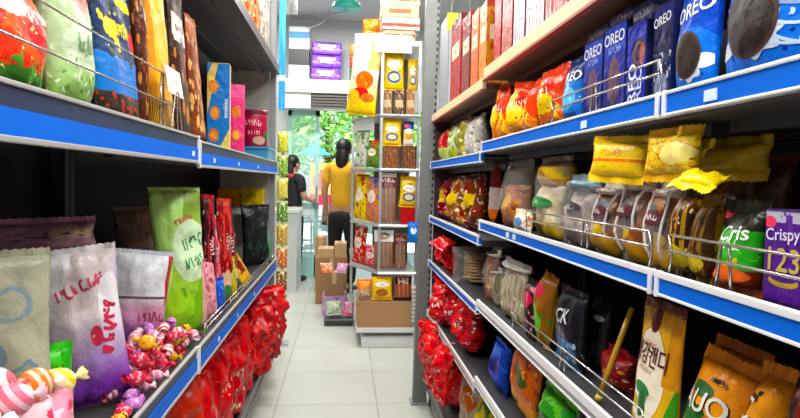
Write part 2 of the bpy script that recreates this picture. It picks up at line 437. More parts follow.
# ------------------------------------------------------------------ shelf bays
LX, RX = -.48, .51
LB, RB = -.93, .96
TAGM = mat('paper_tag', 'c8dcec', .5)
def bay(name, label, s, y0, y1, shelves, ztop, ends=(True, True), tags=None):
    """s=-1 left / +1 right; shelves: list of (lip z, style, fence spec)"""
    lip, back = (LX, LB) if s < 0 else (RX, RB)
    t = thing(name, label, 'shelf unit', (lip, (y0+y1)/2, 0)); yc = (y0+y1)/2
    def X(d): return s*d               # distance behind the lip
    def bx(bm, d0, a, z0, d1, b, z1, **k):
        xa, xb = sorted((X(d0), X(d1))); box(bm, xa, a-yc, z0, xb, b-yc, z1, **k)
    D_ = abs(back-lip); g = .003
    bm = bmesh.new(); bx(bm, D_, y0+g, .02, D_+.02, y1-g, ztop); obj('back_panel', bm, DARKB, t)
    for k, yy in enumerate((y0+.016, y1-.016)):
        if ends[k]:
            bm = bmesh.new(); bx(bm, D_-.045, yy-.015, 0, D_-.001, yy+.015, ztop); obj('upright', bm, DARKU, t)
    bm = bmesh.new(); bx(bm, .03, y0+g, 0, D_-.05, y1-g, .1); obj('kick_plate', bm, mat('pale_base_panel', 'c8cac8', .4), t)
    for i, (z, style, fence) in enumerate(shelves):
        brd = WOODB if style == 'wood' else SHELF if style == 'plain' else SHELF_SHADED  # plain boards keep the lighter grey; other metal boards have shade in their colour
        bm = bmesh.new(); bx(bm, .012, y0+g, z-.045, D_-.05, y1-g, z-.02, bev=.003)
        bx(bm, .1, y0+.02, z-.065, .13, y1-.02, z-.045); bx(bm, .28, y0+.02, z-.065, .31, y1-.02, z-.045)
        sh = obj('shelf', bm, brd, t)
        if style == 'left':
            bm = bmesh.new(); bx(bm, -.005, y0+g, z-.008, .006, y1-g, z, bev=.002); bx(bm, -.005, y0+g, z-.09, .008, y1-g, z-.08, bev=.002); obj('front_rail', bm, RAILG, sh)
            bm = bmesh.new(); bx(bm, .0, y0+g, z-.04, .006, y1-g, z-.008); obj('label_channel', bm, NAVY, sh)
            bm = bmesh.new(); bx(bm, -.003, y0+g, z-.08, .008, y1-g, z-.04); st = obj('price_strip', bm, BLUE, sh)
            zt = z-.06
        elif style == 'right' or style == 'wide':
            tk = (.006 if z > 1.4 else .011) if style == 'right' else .022
            bm = bmesh.new(); bx(bm, -.005, y0+g, z-tk, .004, y1-g, z, bev=.002); bx(bm, -.004, y0+g, z-.04, .012, y1-g, z-.035, bev=.002); obj('front_rail', bm, CHROME, sh)
            bm = bmesh.new(); bx(bm, -.002, y0+g, z-.035, .01, y1-g, z-tk); st = obj('price_strip', bm, BLUE if style == 'right' else SILV, sh)
            zt = z-.028
        elif style == 'plain':
            bm = bmesh.new(); bx(bm, -.006, y0+g, z-.06, .014, y1-g, z-.005, bev=.004); bx(bm, -.01, y0+g, z-.067, .012, y1-g, z-.06); st = obj('front_rail', bm, SHELF, sh); zt = None
        else:
            bm = bmesh.new(); bx(bm, -.004, y0+g, z-.045, .012, y1-g, z-.005, bev=.002); st = obj('price_strip', bm, PALEY, sh)
            bm = bmesh.new(); bx(bm, -.008, y0+g, z-.052, .012, y1-g, z-.045); obj('front_rail', bm, mat('red_edge_trim', 'a5473a', .4), sh); zt = None
        if style in ('left', 'right', 'wide'):
            for yy in (y0+.008, y1-.008):          # metal end clips of the channel
                bm = bmesh.new(); bx(bm, -.007, yy-.004, z-(.093 if style == 'left' else .042), .005, yy+.004, z+.001, bev=.002); obj('end_clip', bm, CHROME, sh)
        for ty in (tags or {}).get(i, ()):
            bm = bmesh.new(); xx = -.0045
            zc = z-.06 if style == 'left' else z-.023
            bx(bm, xx, ty-.014, zc-.008, xx+.002, ty+.014, zc+.008); obj('price_tag', bm, TAGM, sh)
        if fence:
            fa, fb, hs, posts = fence; r = .0022; bm = bmesh.new()
            for hh in hs: tube(bm, [(X(.004), fa-yc, z+hh), (X(.004), fb-yc, z+hh)], r)
            for e_ in (fa, fb):
                tube(bm, [(X(.004), e_-yc, z+hs[-1]), (X(.006), e_-yc-.006, z+hs[-1]*.5), (X(.006), e_-yc, z-.004)], r)
            for p_ in posts:
                tube(bm, [(X(.008), p_-yc-.016, z-.003), (X(.008), p_-yc-.008, z+max(hs)), (X(.008), p_-yc+.008, z+max(hs)), (X(.008), p_-yc+.016, z-.003)], r)
            obj('wire_fence', bm, WIRE, sh, smooth=True)
    return t
LZ, LLZ, LTZ, BZ = 1.484, .784, 2.2, .2
L1 = bay('shelf_unit', 'nearest shelf bay on the left, with a blue price strip and wire fence', -1, .35, 1.975,
    [(LTZ, 'plain', None), (LZ, 'left', (.5, 1.76, (.065, .14), (1.62,))), (LLZ, 'left', None), (BZ, 'plain', None)], 2.75, tags={1: (1.9,)})
L2 = bay('shelf_unit', 'second shelf bay on the left, with cookie cartons and the red tin', -1, 1.98, 4.27,
    [(LTZ-.04, 'plain', None), (LZ-.012, 'left', None), (LLZ-.006, 'left', (2.1, 4.1, (.03, .05), (2.6, 3.2, 3.8))), (BZ, 'plain', None)], 2.75, tags={1: (2.2, 2.7, 3.3), 2: (2.3, 2.7, 3.2)})
ZA, ZB, ZC, ZD, ZT = 1.502, 1.214, .912, .62, 1.775
R1 = bay('shelf_unit', 'nearest shelf bay on the right, with the purple carton and big blue cookie packs', 1, .3, .895,
    [(ZA, 'right', None), (ZB, 'right', (.33, .87, (.035, .06), (.74,))), (ZC, 'wide', (.33, .87, (.03, .055), (.5,))), (ZD, 'wide', None), (BZ, 'plain', None)], 2.6, tags={0: (.77,)})
R2 = bay('shelf_unit', 'middle shelf bay on the right, with the navy cookie boxes and orange snack bags', 1, .9, 2.13,
    [(ZT, 'wood', None), (ZA, 'right', (.92, 1.42, (.034, .056), (1.18,))), (ZB, 'right', (.93, 1.6, (.035, .06), (1.2,))), (ZC, 'wide', (.93, 1.7, (.03, .055), (1.3,))), (ZD, 'wide', None), (BZ, 'plain', None)], 2.6, tags={1: (1.2,), 2: (1.75, 1.68)})
R3 = bay('shelf_unit', 'far shelf bay on the right, ending at the tall grey post', 1, 2.135, 3.4,
    [(ZT-.03, 'wood', None), (ZA-.035, 'right', None), (ZB-.06, 'right', None), (ZC-.02, 'right', None), (ZD-.03, 'wide', None), (BZ, 'plain', None)], 2.6)
obj('side_panel', boxbm(.02, .62, 0, .44, .631, 1.72), mat('dark_red_panel', '3a2022', .6), R3)
# end panel of the left run and the tall grey post at the end of the right run
EPM = mat('cream_end_panel', 'b9b7ad', .5, var=.15, bscale=10)
t = thing('end_panel', 'tall pale grey end panel closing the left shelf run', 'panel', (-.7, 4.3, 0))
obj('panel', boxbm(-.23, -.01, 0, .155, .012, 2.75), EPM, t)
obj('corner_post', boxbm(.16, -.02, 0, .2, .03, 2.75, bev=.004), GREYP, t)
obj('slot_row', boxbm(.199, -.004, .3, .2015, .006, 2.7), SLOT, t)
t = thing('post', 'tall scuffed grey steel post at the far end of the right shelves', 'post', (.478, 3.46, 0))
bm = bmesh.new(); box(bm, -.04, -.035, 0, .04, .035, 3.2, bev=.005)
for v in bm.verts: v.co.x += v.co.z*.012
obj('column', bm, mat('post_grey', '7f8280', .5, .2, var=.35, bscale=12), t)
obj('foot_plate', boxbm(-.055, -.05, 0, .055, .05, .012), GREYP, t)
bm = boxbm(.026, -.0375, .2, .036, -.033, 3.0)
for v in bm.verts: v.co.x += v.co.z*.012
obj('slot_row', bm, SLOT, t)

# ------------------------------------------------------------------ placing goods
def slotR(x0, x1, ytop, z, b=.04):
    X = RX+b; Y0 = hitX(x1, 200, X).y; Y1 = hitX(x0, 200, X).y
    far = any(abs(z-q) < 1e-4 for q in (ZA-.035, ZB-.06, ZC-.02, ZT-.03))      # goods stay inside their own bay
    Y1 = min(Y1, 3.375 if far else 2.118); Y0 = max(Y0, 2.15) if far else Y0
    room = {ZA: .222 if Y0 > .9 else 9, ZB: .236, ZC: .252, ZD: .24, ZA-.035: .222, ZB-.06: .258, ZC-.02: .208}     # clear height under the shelf above
    lim = next((v for k, v in room.items() if abs(k-z) < 1e-4), 9)
    pt = hitX((x0+x1)/2, ytop, X); return X, (Y0+Y1)/2, Y1-Y0, min(pt.z-z, lim)
def RP(x0, x1, ytop, z, d, m, label, cat='snack bag', name='snack_bag', b=.02, tilt=-.06, yaw=0, roll=0, wk=.95, **k):
    X, Y, w, h = slotR(x0, x1, ytop, z, b+d*.4); X -= d*.4
    return rest(pouch(name, label, cat, w*wk, h, d, m, (X+d/2, Y, z-.018), (tilt, roll, -PI/2+yaw), **k), z-.02)
def RC(x0, x1, ytop, z, d, m, label, cat='carton', name='cookie_box', b=.04, yaw=0, wk=.96, **k):
    X, Y, w, h = slotR(x0, x1, ytop, z, b)
    return carton(name, label, cat, w*wk, h, d, m, (X+d/2, Y, z-.0185), (0, 0, -PI/2+yaw), **k)
def slotL(x0, x1, ytop, z, b=.04):
    X = LX-b; Y0 = hitX(x0, 200, X).y; Y1 = hitX(x1, 200, X).y
    pt = hitX((x0+x1)/2, ytop, X); return X, (Y0+Y1)/2, Y1-Y0, pt.z-z
def LP(x0, x1, ytop, z, d, m, label, cat='snack bag', name='snack_bag', b=.02, tilt=-.06, yaw=0, roll=0, wk=.92, **k):
    X, Y, w, h = slotL(x0, x1, ytop, z, b+d*.4); X += d*.4
    return rest(pouch(name, label, cat, w*wk, h, d, m, (X-d/2, Y, z-.018), (tilt, roll, PI/2+yaw), **k), z-.02)
def AT(px, ytop, X, zb):
    """depth of pixel column px on the plane X, and the height needed to reach ytop from zb"""
    p = hitX(px, ytop, X); return p.y, p.z-zb

# ---- left, upper shelf ------------------------------------------------
z = LZ
o = LP(-34, 49, -40, z, .09, D('e8401a', ('n', 4, .52, 'ff6a1e'), ('r', 0, 0, 1, .2, '3f7a2a'), ('n', 6, .56, '5aa038', 0, .34), ('e', .72, .55, .2, .2, 'c4161c'), ('e', .3, .8, .3, .14, 'f7e6d8'), ('n', 9, .66, 'ffd9a0'), warp=.12), 'red and orange fruit candy bag with green leaf print, nearest on the left shelf')
scrawl(o, .75, .75, .03, 'fff3e8', 4, .1)
o = LP(52, 95, -42, z, .09, D('b9cfa4', ('g', .45, .0, '8fbf5a'), ('n', 7, .58, 'd9e8cb'), ('e', .5, .82, .28, .1, 'e6a7a0'), ('e', .5, .45, .4, .18, 'cfe0c2'), ('n', 13, .62, '6fa34a', 0, .4), warp=.1), 'pale green snack bag standing beside the red fruit candy bag')
scrawl(o, .5, .48, .045, '74a06a', 3); scrawl(o, .5, .82, .02, 'c2574f', 4)
o = LP(86, 97, -30, z, .04, D('201a20', ('o', .5, .55, .4, .12, .25, 'd6d2da'), ('r', .1, .1, .9, .2, '8a3f46'), ('n', 9, .6, '5b3a34')), 'narrow black snack pouch with a white ring, wedged behind the green bag', b=.09)
o = LP(98, 141, -30, z, .06, D('1f7fc6', ('g', .5, .42, '1f7fc6'), ('r', 0, .45, 1, 1, '173b63'), ('n', 5, .56, '1a2a2c', .4, .9), ('n', 8, .6, 'e0cc1e', .5, .78), ('e', .82, .62, .14, .09, 'c11f2c'), ('e', .3, .66, .16, .07, 'f0d820'), ('r', 0, .0, 1, .17, '2a2420'), ('n', 10, .57, 'b9442e', 0, .17), ('e', .7, .9, .25, .05, 'f2dd1c'), warp=.06), 'blue snack pouch with yellow lettering and a dark foot, on the left shelf', kind='stand')
scrawl(o, .6, .9, .035, 'f2dd1c', 4, .15); scrawl(o, .45, .66, .03, 'f4e22a', 4, -.1)
o = LP(142, 149, -30, z, .04, D('4a2614', ('v', 7, .33, 'c88a4a'), ('n', 8, .6, '8a4a22')), 'thin brown nut pouch between the blue pouch and the yellow pouch')
o = LP(151, 174, -36, z, .05, D('f0b010', ('r', 0, 0, 1, .2, '1d1610'), ('r', .35, .28, .85, .42, '7d6420'), ('s', 34, 0, .5, 'd9a51a'), ('r', 0, .2, 1, .27, 'f0b010'), ('r', 0, .45, 1, 1, 'f2b413'), ('r', .0, .2, .2, 1, 'c98a10')), 'bright yellow tall pouch with a barcode panel, on the left shelf', kind='stand')
bm = bmesh.new()
o2 = scrawl(o, .6, .36, .03, '2a2216', 9, 0, thick=.3, sx=.25, name='barcode'); 
o = LP(175, 191, -30, z, .05, D('2e1a12', ('v', 6, .36, 'b3773e', 0, .55), ('r', .1, .6, .9, .78, 'd8d2c8'), ('n', 9, .6, '5a2f1b'), ('r', 0, .84, 1, 1, '1a0f0c')), 'dark brown nut pouch with pale lettering behind the white tag', kind='stand')
scrawl(o, .5, .69, .03, '2e1a12', 4)
o = LP(192.5, 204, 10, z, .05, D('6e3a1e', ('v', 7, .37, 'c9965a'), ('n', 9, .62, 'e3bd84'), ('r', .72, 0, 1, .8, 'b5223a'), ('r', 0, .86, 1, 1, '9c5a2a'), ('v', 9, .3, 'd8aa6c', .0, .6)), 'tall peanut pouch with a red edge, beside the blue cookie carton', kind='stand')
# white price card clipped to the fence
t = thing('price_card', 'white price card clipped on the wire fence of the left shelf', 'price card', (LX+.012, 1.68, LZ+.09))
o = carton('card', None, None, .14, .075, .003, mat('card_white', 'e9e7e3', .5), (0, 0, 0), (-.15, 0, PI/2), parent=t, flap=False); scrawl(o, .5, .5, .02, '8a8580', 5)
bm = bmesh.new(); tube(bm, [(0.002, -.05, -.09), (.002, -.015, .01), (.002, .015, .01), (.002, .05, -.09)], .002); obj('wire_holder', bm, WIRE, t)
# cartons facing the camera
Y = 2.6; o = carton('cookie_box', 'tall blue cookie carton with round biscuits printed on it, left shelf', 'carton', .094, AT(222, 57, -.5, z-.03)[1], .06,
    D('1f7fc0', ('h', -1.2, 1, .42, 'e2c46e'), ('h', -.6, 1, .86, '2a86c6'), ('h', .5, -1, .22, 'e6ca6a'), ('e', .28, .74, .22, .075, 'd8862a'), ('e', .28, .74, .15, .05, 'e9a04a'), ('e', .35, .45, .22, .075, 'd8862a'), ('e', .35, .45, .15, .05, 'eba650'), ('e', .3, .2, .22, .075, 'd07c24'), ('e', .3, .2, .15, .05, 'e9a04a')),
    (-.545, Y, z-.03), (0, 0, .12), side=mat('tan_carton_side', 'd8bd7c', .5))
letter(o, 'cookies', .82, .5, .026, 'f2f2f2', PI/2)
Y = 2.96; o = carton('cookie_box', 'narrow pink cookie carton beside the blue cookie carton', 'carton', .075, AT(240, 82, -.5, z-.03)[1], .07,
    D('e04a86', ('e', .5, .62, .3, .08, 'd8862a'), ('e', .5, .3, .3, .08, 'd8862a'), ('r', 0, .82, 1, 1, 'f06aa0'), ('e', .5, .3, .2, .055, 'eeb060'), ('n', 8, .66, 'f5a0c0')), (-.535, Y, z-.03), (0, 0, .15), side=mat('pink_side', 'd03a74', .5))
# blue tray with red tin on it, grey tin behind
t = thing('tray', 'blue plastic tray under the dark red tin', 'tray', (-.63, 4.0, z-.03))
bm = bmesh.new(); box(bm, -.135, -.14, 0, .135, .2, .09, bev=.004); obj('body', bm, mat('blue_plastic', '2d8ab8', .35), t)
obj('rim', boxbm(-.142, -.147, .085, .142, .205, .1, bev=.004), mat('blue_plastic', '2d8ab8', .35), t)
t = thing('tin', 'dark red round biscuit tin on a blue tray at the end of the left shelf', 'tin', (-.615, 3.99, z+.07))
bm = bmesh.new(); lathe(bm, [(.105, 0), (.112, .004), (.112, .22), (.108, .228)], 32)
b_ = obj('body', bm, D('9c1240', ('e', .5, .55, .2, .3, 'b8184e'), ('n', 6, .6, 'c8406a'), ('e', .72, .35, .06, .16, '3a7a3a'), ('e', .6, .2, .08, .12, 'd8b090'), bump=0), t, smooth=True)
bm = bmesh.new(); lathe(bm, [(.116, 0), (.118, .004), (.118, .02), (.108, .026), (.02, .028)], 32); l_ = obj('lid', bm, mat('maroon_lid', '7d1236', .3), t); l_.location = (0, 0, .22)
reg(b_, lambda u, v, off=.001: Vector(((.112+off)*math.sin((u-.5)*2), -(.112+off)*math.cos((u-.5)*2), .228*v)))
scrawl(b_, .6, .7, .05, 'f0d0c0', 4); scrawl(b_, .62, .42, .035, 'e8c0b8', 4, 0, 3)
t = thing('tin', 'grey metal tin standing behind the dark red tin', 'tin', (-.845, 3.95, z-.03)); bm = bmesh.new(); lathe(bm, [(.064, 0), (.068, .005), (.068, .43), (.064, .44)], 28)
obj('body', bm, D('8f9290', ('r', 0, .3, 1, .7, 'a4a8a2'), ('n', 7, .62, '5f6664'), bump=0), t, smooth=True)
bm = bmesh.new(); lathe(bm, [(.07, .0), (.07, .025), (.06, .03)], 28); l_ = obj('lid', bm, STEEL, t); l_.location = (0, 0, .435)
# ---- left, top shelf --------------------------------------------------
mo = D('c56a3a', ('n', 6, .5, 'e8b06a'), ('n', 9, .6, '8a3a24'), ('v', 6, .28, 'e6d2b4'), warp=.1)
for i, (y, lb) in enumerate(((2.95, 'orange and tan snack pouch on the top left shelf, nearest of its row'), (3.22, 'orange and tan snack pouch on the top left shelf, second of its row'), (3.5, 'orange and tan snack pouch on the top left shelf, last before the whitish bag'))):
    if i == 0: first = o = pouch('snack_bag', lb, 'snack bag', .24, .34, .08, mo, (-.54, y, LTZ-.055), (-.02, 0, PI/2), group='orange pouches on the top left shelf')
    else: dup(first, (-.54, y, LTZ-.055), (-.02, 0, PI/2), lb)
pouch('snack_bag', 'whitish mottled snack bag at the far end of the top left shelf', 'snack bag', .3, .36, .09, D('c8c2ba', ('n', 9, .55, '8f8a86'), ('n', 6, .6, 'e8dccb')), (-.54, 3.82, LTZ-.055), (-.02, 0, PI/2))

# ---- left, lower shelf: heap of candy bags ----------------------------
z = LLZ-.016
def LB_(px, ytop, X, w, d, m, label, rz, zb=z, tilt=-.08, roll=0, cat='candy bag', name='candy_bag', **k):
    Y, h = AT(px, ytop, X, zb); return rest(pouch(name, label, cat, w, h, d, m, (X, Y, zb), (tilt, roll, R(rz)), **k), zb-.004)
o = LB_(-4, 250, -.64, .2, .1, D('b4b49e', ('e', .35, .55, .2, .1, '8fa4b0'), ('e', .35, .55, .15, .07, 'b8b8a4'), ('o', .7, .42, .18, .09, .25, '7f9ab0'), ('o', .6, .78, .2, .08, .25, '8fa4b0'), ('e', .78, .2, .16, .1, '2d8ab8'), ('e', .6, .26, .12, .05, 'b01c38'), ('r', 0, 0, 1, .1, '3c8a28'), warp=.08), 'pale bag with blue ring doodles at the left end of the candy heap', 42, cr=.14)
scrawl(o, .3, .25, .035, 'b81c34', 3)
o = LB_(46, 345, -.63, .12, .07, D('2fae1e', ('e', .3, .7, .25, .16, '8a1428'), ('n', 5, .55, '56c93a'), ('e', .55, .3, .2, .12, '7a1e20'), ('n', 7, .64, '1f6a1a'), warp=.12), 'small bright green candy bag between the pale bag and the purple-white bag', 48, cr=.2)
o = LB_(58, 256, -.76, .3, .12, D('d0b6b0', ('n', 5, .55, 'e0c8c2'), ('n', 8, .64, 'b89694'), warp=.1), 'dusty pink translucent candy bag with red lettering behind the purple-white bag', 55, cr=.18)
scrawl(o, .42, .42, .05, 'b01830', 5, .12, 4)
Y, h = AT(68, 222, -.82, 1.02)
o = pouch('candy_bag', 'dark mauve candy bag slumped at the back of the candy heap', 'candy bag', .32, .1, .14, D('9c7890', ('n', 5, .55, 'b490a4'), ('r', .5, .35, .95, .75, 'c0a890'), ('n', 12, .6, '3a2a30', .35, .75)), (-.8, 1.6, 1.135), (-.1, 0, R(50)), cr=.25)
pouch('candy_bag', 'dark blue bag against the back of the left lower shelf', 'candy bag', .28, .4, .1, D('1a3080', ('n', 5, .58, '2a48a0')), (-.77, 2.78, z), (-.1, 0, R(70)), cr=.15)
o = LB_(88, 250, -.62, .25, .12, D('d8cccc', ('h', -1.3, 1, .32, 'e7e2e6'), ('h', 1.6, -1, .62, 'd8c8e2'), ('e', .88, .55, .16, .3, 'f3eef4'), ('r', .0, 0, .14, 1, 'b8a89e'), ('g', .62, .12, '8a4cb0')), 'large white and purple candy bag with red lettering, front of the candy heap', 34, cr=.16, kind='pillow', nu=20, nv=26, roll=-.1)
scrawl(o, .55, .78, .035, 'c23a58', 6, .25, 5, thick=.22); scrawl(o, .82, .5, .045, 'c81e44', 5, PI/2.3, 6, thick=.25); patch(o, .66, .44, .016, .026, 'd01e44', 'printed_badge')
o = LB_(131, 254, -.69, .23, .1, D('e4e6ea', ('s', 40, 26, .35, 'cdd2da'), ('r', .9, 0, 1, 1, 'c42a48'), ('g', .5, .4, 'd0a0bc'), ('r', 0, .5, .9, .53, '7a5a6a'), ('g', .35, .1, 'a060b0')), 'white dotted candy bag with a red edge beside the purple-white bag', 40, cr=.16, roll=.15)
scrawl(o, .7, .3, .04, 'b01c48', 4)
o = LB_(142, 206, -.8, .2, .08, D('7c6a62', ('n', 5, .55, '8f7c72'), ('n', 9, .63, '5c4c48')), 'greyish brown bag between the white dotted bag and the green bag', 50, cr=.18)
o = LB_(184, 186, -.57, .225, .11, D('9cc44a', ('g', .55, .95, '86a04a'), ('h', -1.5, 1, .1, 'b4dc84'), ('e', .62, .58, .4, .22, 'cfe6c0'), ('h', .9, -1, .34, '7fb02a'), ('e', .35, .2, .3, .12, '9ccc3a'), ('n', 5, .64, '6a9a2a', 0, .4), ('r', .82, 0, 1, .5, 'd8a8a0')), 'tall light green candy bag with a red logo, standing at the shelf edge', 50, zb=z, cr=.16, tilt=-.1, nu=20, nv=28)
scrawl(o, .5, .8, .028, 'd8232c', 5, .3, 9); scrawl(o, .72, .64, .06, '1f7a4a', 3, .2, 11); scrawl(o, .66, .5, .05, '2a8a52', 3, .2, 12)
o = LB_(208, 258, -.535, .13, .06, D('d69aa4', ('v', 7, .3, 'e8c4c4'), ('n', 8, .58, 'b84a66'), ('n', 9, .66, 'e0d060'), warp=.1), 'pink flowered candy bag leaning beside the tall green bag', 60, cr=.15)
lp = [(211, 194, .085, '2a1214', 'b02034', 'black and red slim sweets pouch right of the tall green bag'), (219, 215, .085, 'c4405a', 'e8a0ac', 'pink slim sweets pouch, second along from the tall green bag'), (226, 198, .1, '8a1420', 'd04a3a', 'dark red slim sweets pouch in front of the yellow boxes'), (234, 210, .1, '4a1216', 'a82430', 'maroon slim sweets pouch beside the yellow stick pouch')]
for i, (px, yt, w, c1, c2, lb) in enumerate(lp):
    o = LB_(px, yt, -.53-.012*(i % 2), w, .045, D(c1, ('n', 5, .54, c2), ('r', .15, .15, .85, .3, 'd8b89a'), ('n', 9, .66, 'f0d8c8'), ('e', .5, .1, .3, .06, '3a7a3a'), warp=.1), lb, 62, cat='sweets pouch', name='sweets_pouch', cr=.2, roll=.06*(-1)**i)
    scrawl(o, .5, .6, .03, 'f0d8d0', 4, PI/2, i)
o = pouch('sweets_pouch', 'small blue sweets packet at the foot of the dark red pouch', 'sweets pouch', .08, .15, .03, D('2458b0', ('n', 6, .58, '5a90d8')), (-.515, 2.52, z+.006), (-.1, 0, R(70)))
o = pouch('sweets_pouch', 'small yellow-green sweets packet in front of the maroon pouch', 'sweets pouch', .1, .2, .03, D('b8b422', ('n', 6, .56, '6a8a1a'), ('n', 8, .62, 'e6dc4a')), (-.52, 2.8, z+.006), (-.1, 0, R(70)))
o = LB_(258, 204, -.57, .24, .09, D('15161a', ('n', 6, .6, '23262c'), ('r', .8, 0, 1, .6, '2a8a4a'), ('n', 9, .62, '1f6a3a', 0, .4)), 'black sweets pouch with a green edge at the far end of the lower left shelf', 45, cat='sweets pouch', name='sweets_pouch', cr=.2)
p = hitX(262, 251, -.5); q = hitX(236, 226, -.53)
o = pouch('sweets_pouch', 'yellow and maroon stick pouch leaning across the black pouch', 'sweets pouch', .09, .36, .035, D('e0b81c', ('r', .25, .15, .75, .85, '8a2430'), ('n', 7, .6, 'f2d24a')), (-.5, 3.12, z+.03), (-.25, -.55, R(70)), cr=.12)
# small white ledge with two yellow cartons
t = thing('ledge', 'small cream ledge at the end panel with yellow cartons on it', 'ledge', (-.73, 4.19, 1.13))
obj('board', boxbm(-.145, -.09, 0, .18, .09, .014), WHITE, t); obj('green_strip', boxbm(-.145, -.094, -.03, .18, -.09, .012), D('e6ebe2', ('r', 0, .2, 1, .5, '3a9a5a')), t)
for k in (-.13, .16): obj('bracket', boxbm(k-.008, -.06, -.05, k+.008, .09, 0), STEEL, t)
o = carton('sweets_box', 'orange-yellow carton on the left of the small ledge', 'carton', .15, .125, .06, D('eea41c', ('r', 0, .7, 1, 1, 'f4b82a'), ('r', .1, .1, .9, .2, 'c87a14')), (-.795, 4.15, 1.1455)); scrawl(o, .5, .5, .035, '7a3a10', 4)
o = carton('sweets_box', 'bright yellow carton on the right of the small ledge', 'carton', .155, .13, .06, D('ecd21a', ('e', .5, .6, .2, .2, 'c8a818'), ('r', 0, 0, 1, .18, 'e8a01c')), (-.636, 4.15, 1.1455)); scrawl(o, .5, .3, .03, '8a5a10', 4)

# wrapped candies -------------------------------------------------------
def candy(name, label, m, r, loc, rot, group):
    t = thing(name, label, 'candy', loc, rot, group)
    bm = bmesh.new(); bmesh.ops.create_uvsphere(bm, u_segments=14, v_segments=8, radius=r)
    uvl = bm.loops.layers.uv.verify()
    for f in bm.faces:
        for l in f.loops: l[uvl].uv = (l.vert.co.x/r*.5+.5, l.vert.co.z/r*.5+.5)
    for v in bm.verts: v.co.x *= 1.35
    obj('sweet', bm, m, t, smooth=True)
    for s in (-1, 1):
        bm = bmesh.new(); n = 12; rg = []
        for j, (xx, rr) in enumerate(((1.25, .3), (1.4, .22), (1.85, .7), (1.98, .75))):
            rg.append([bm.verts.new((s*r*xx+.08*r*math.sin(3*k), r*rr*math.cos(k*2*PI/n)*(1.2 if k % 2 else .8), r*rr*.6*math.sin(k*2*PI/n))) for k in range(n)])
        for A, B in zip(rg, rg[1:]):
            for k in range(n): bm.faces.new((A[k], A[(k+1) % n], B[(k+1) % n], B[k]))
        obj('wrapper_end', bm, m, t, smooth=True)
    return t
cm = [D('e89ab4', ('s', 3, 0, .3, 'f6d6de'), name='pink_wrap'), D('d8405e', ('n', 4, .55, 'f0b0b8'), name='rose_wrap'), D('b878b8', ('n', 4, .58, 'e8c0d0'), name='violet_wrap'), D('ecc040', ('n', 4, .56, 'e87a3a'), name='yellow_wrap'), D('f0dcd8', ('s', 3, 1, .4, 'e06a80'), name='white_pink_wrap')]
protos = []
lbs = ['pink striped wrapped candy in the heap under the tall green bag', 'rose wrapped candy in the heap under the tall green bag', 'lilac wrapped candy in the heap under the tall green bag', 'yellow and orange wrapped candy in the heap under the tall green bag', 'white and pink wrapped candy in the heap under the tall green bag']
rn = random.Random(5)
cnt = 0
for layer in range(4):
    for i in range(16-3*layer):
        ya = 1.5+.03*layer
        k = rn.choice((0, 0, 1, 1, 2, 3, 4)); loc = (-.52-.056*(i % 2)+rn.uniform(-.012, .008), ya+.04*(i-i % 2)+rn.uniform(-.02, .02), z+.022+.034*layer+rn.uniform(0, .008)); rot = (rn.random()*.8, rn.uniform(-.5, .5)*(layer > 0), rn.random()*3)
        src = next((p for p in protos if p[0] == k), None)
        if not src: protos.append((k, candy('wrapped_candy', lbs[k], cm[k], .021, loc, rot, 'wrapped candies under the green bag: '+cm[k].name.replace('_', ' '))))
        else: dup(src[1], loc, rot)
for i in range(6):
    k = (0, 1, 4, 3, 1, 2)[i]; dup(next(p for p in protos if p[0] == k)[1], (-.508+.006*(i % 2), 1.17+.055*i, z+.026), (.3*i, 0, 1.57+.4*math.sin(i*2)))
# bottom-left: candy bag with big sweets on it
o = pouch('candy_bag', 'pink candy bag under the large striped candies at the bottom left', 'candy bag', .36, .2, .12, D('eaa0b4', ('n', 5, .55, 'f4ccd4'), ('n', 8, .62, 'd8506e')), (-.545, .985, z+.008), (-.02, 0, R(72)), cr=.18)
big = [('d8202c', 'ffffff', 'red and white striped wrapped candy at the far left end of the pink bag', (-.535, .89, .985), (0, .3, .9)), ('f08aa0', 'f8d0d8', 'pink wrapped candy between the striped candy and the orange one', (-.525, .965, .985), (.2, -.2, .5)), ('f0924a', 'f8d8c0', 'orange wrapped candy on top of the pink bag', (-.525, 1.04, .985), (0, .2, 1.2)), ('f2f0ee', 'e07a8a', 'white wrapped candy right of the orange candy', (-.57, 1.0, 1.0), (0, .1, .2)), ('ecd840', 'f6ecb0', 'yellow wrapped candy at the right end of the pink bag', (-.525, 1.115, .96), (0, -.2, .8))]
for c1, c2, lb, loc, rot in big:
    candy('wrapped_candy', lb, D(c1, ('s', 3.5, 1.5, .45, c2)), .03, loc, rot, 'large candies on the pink bag')

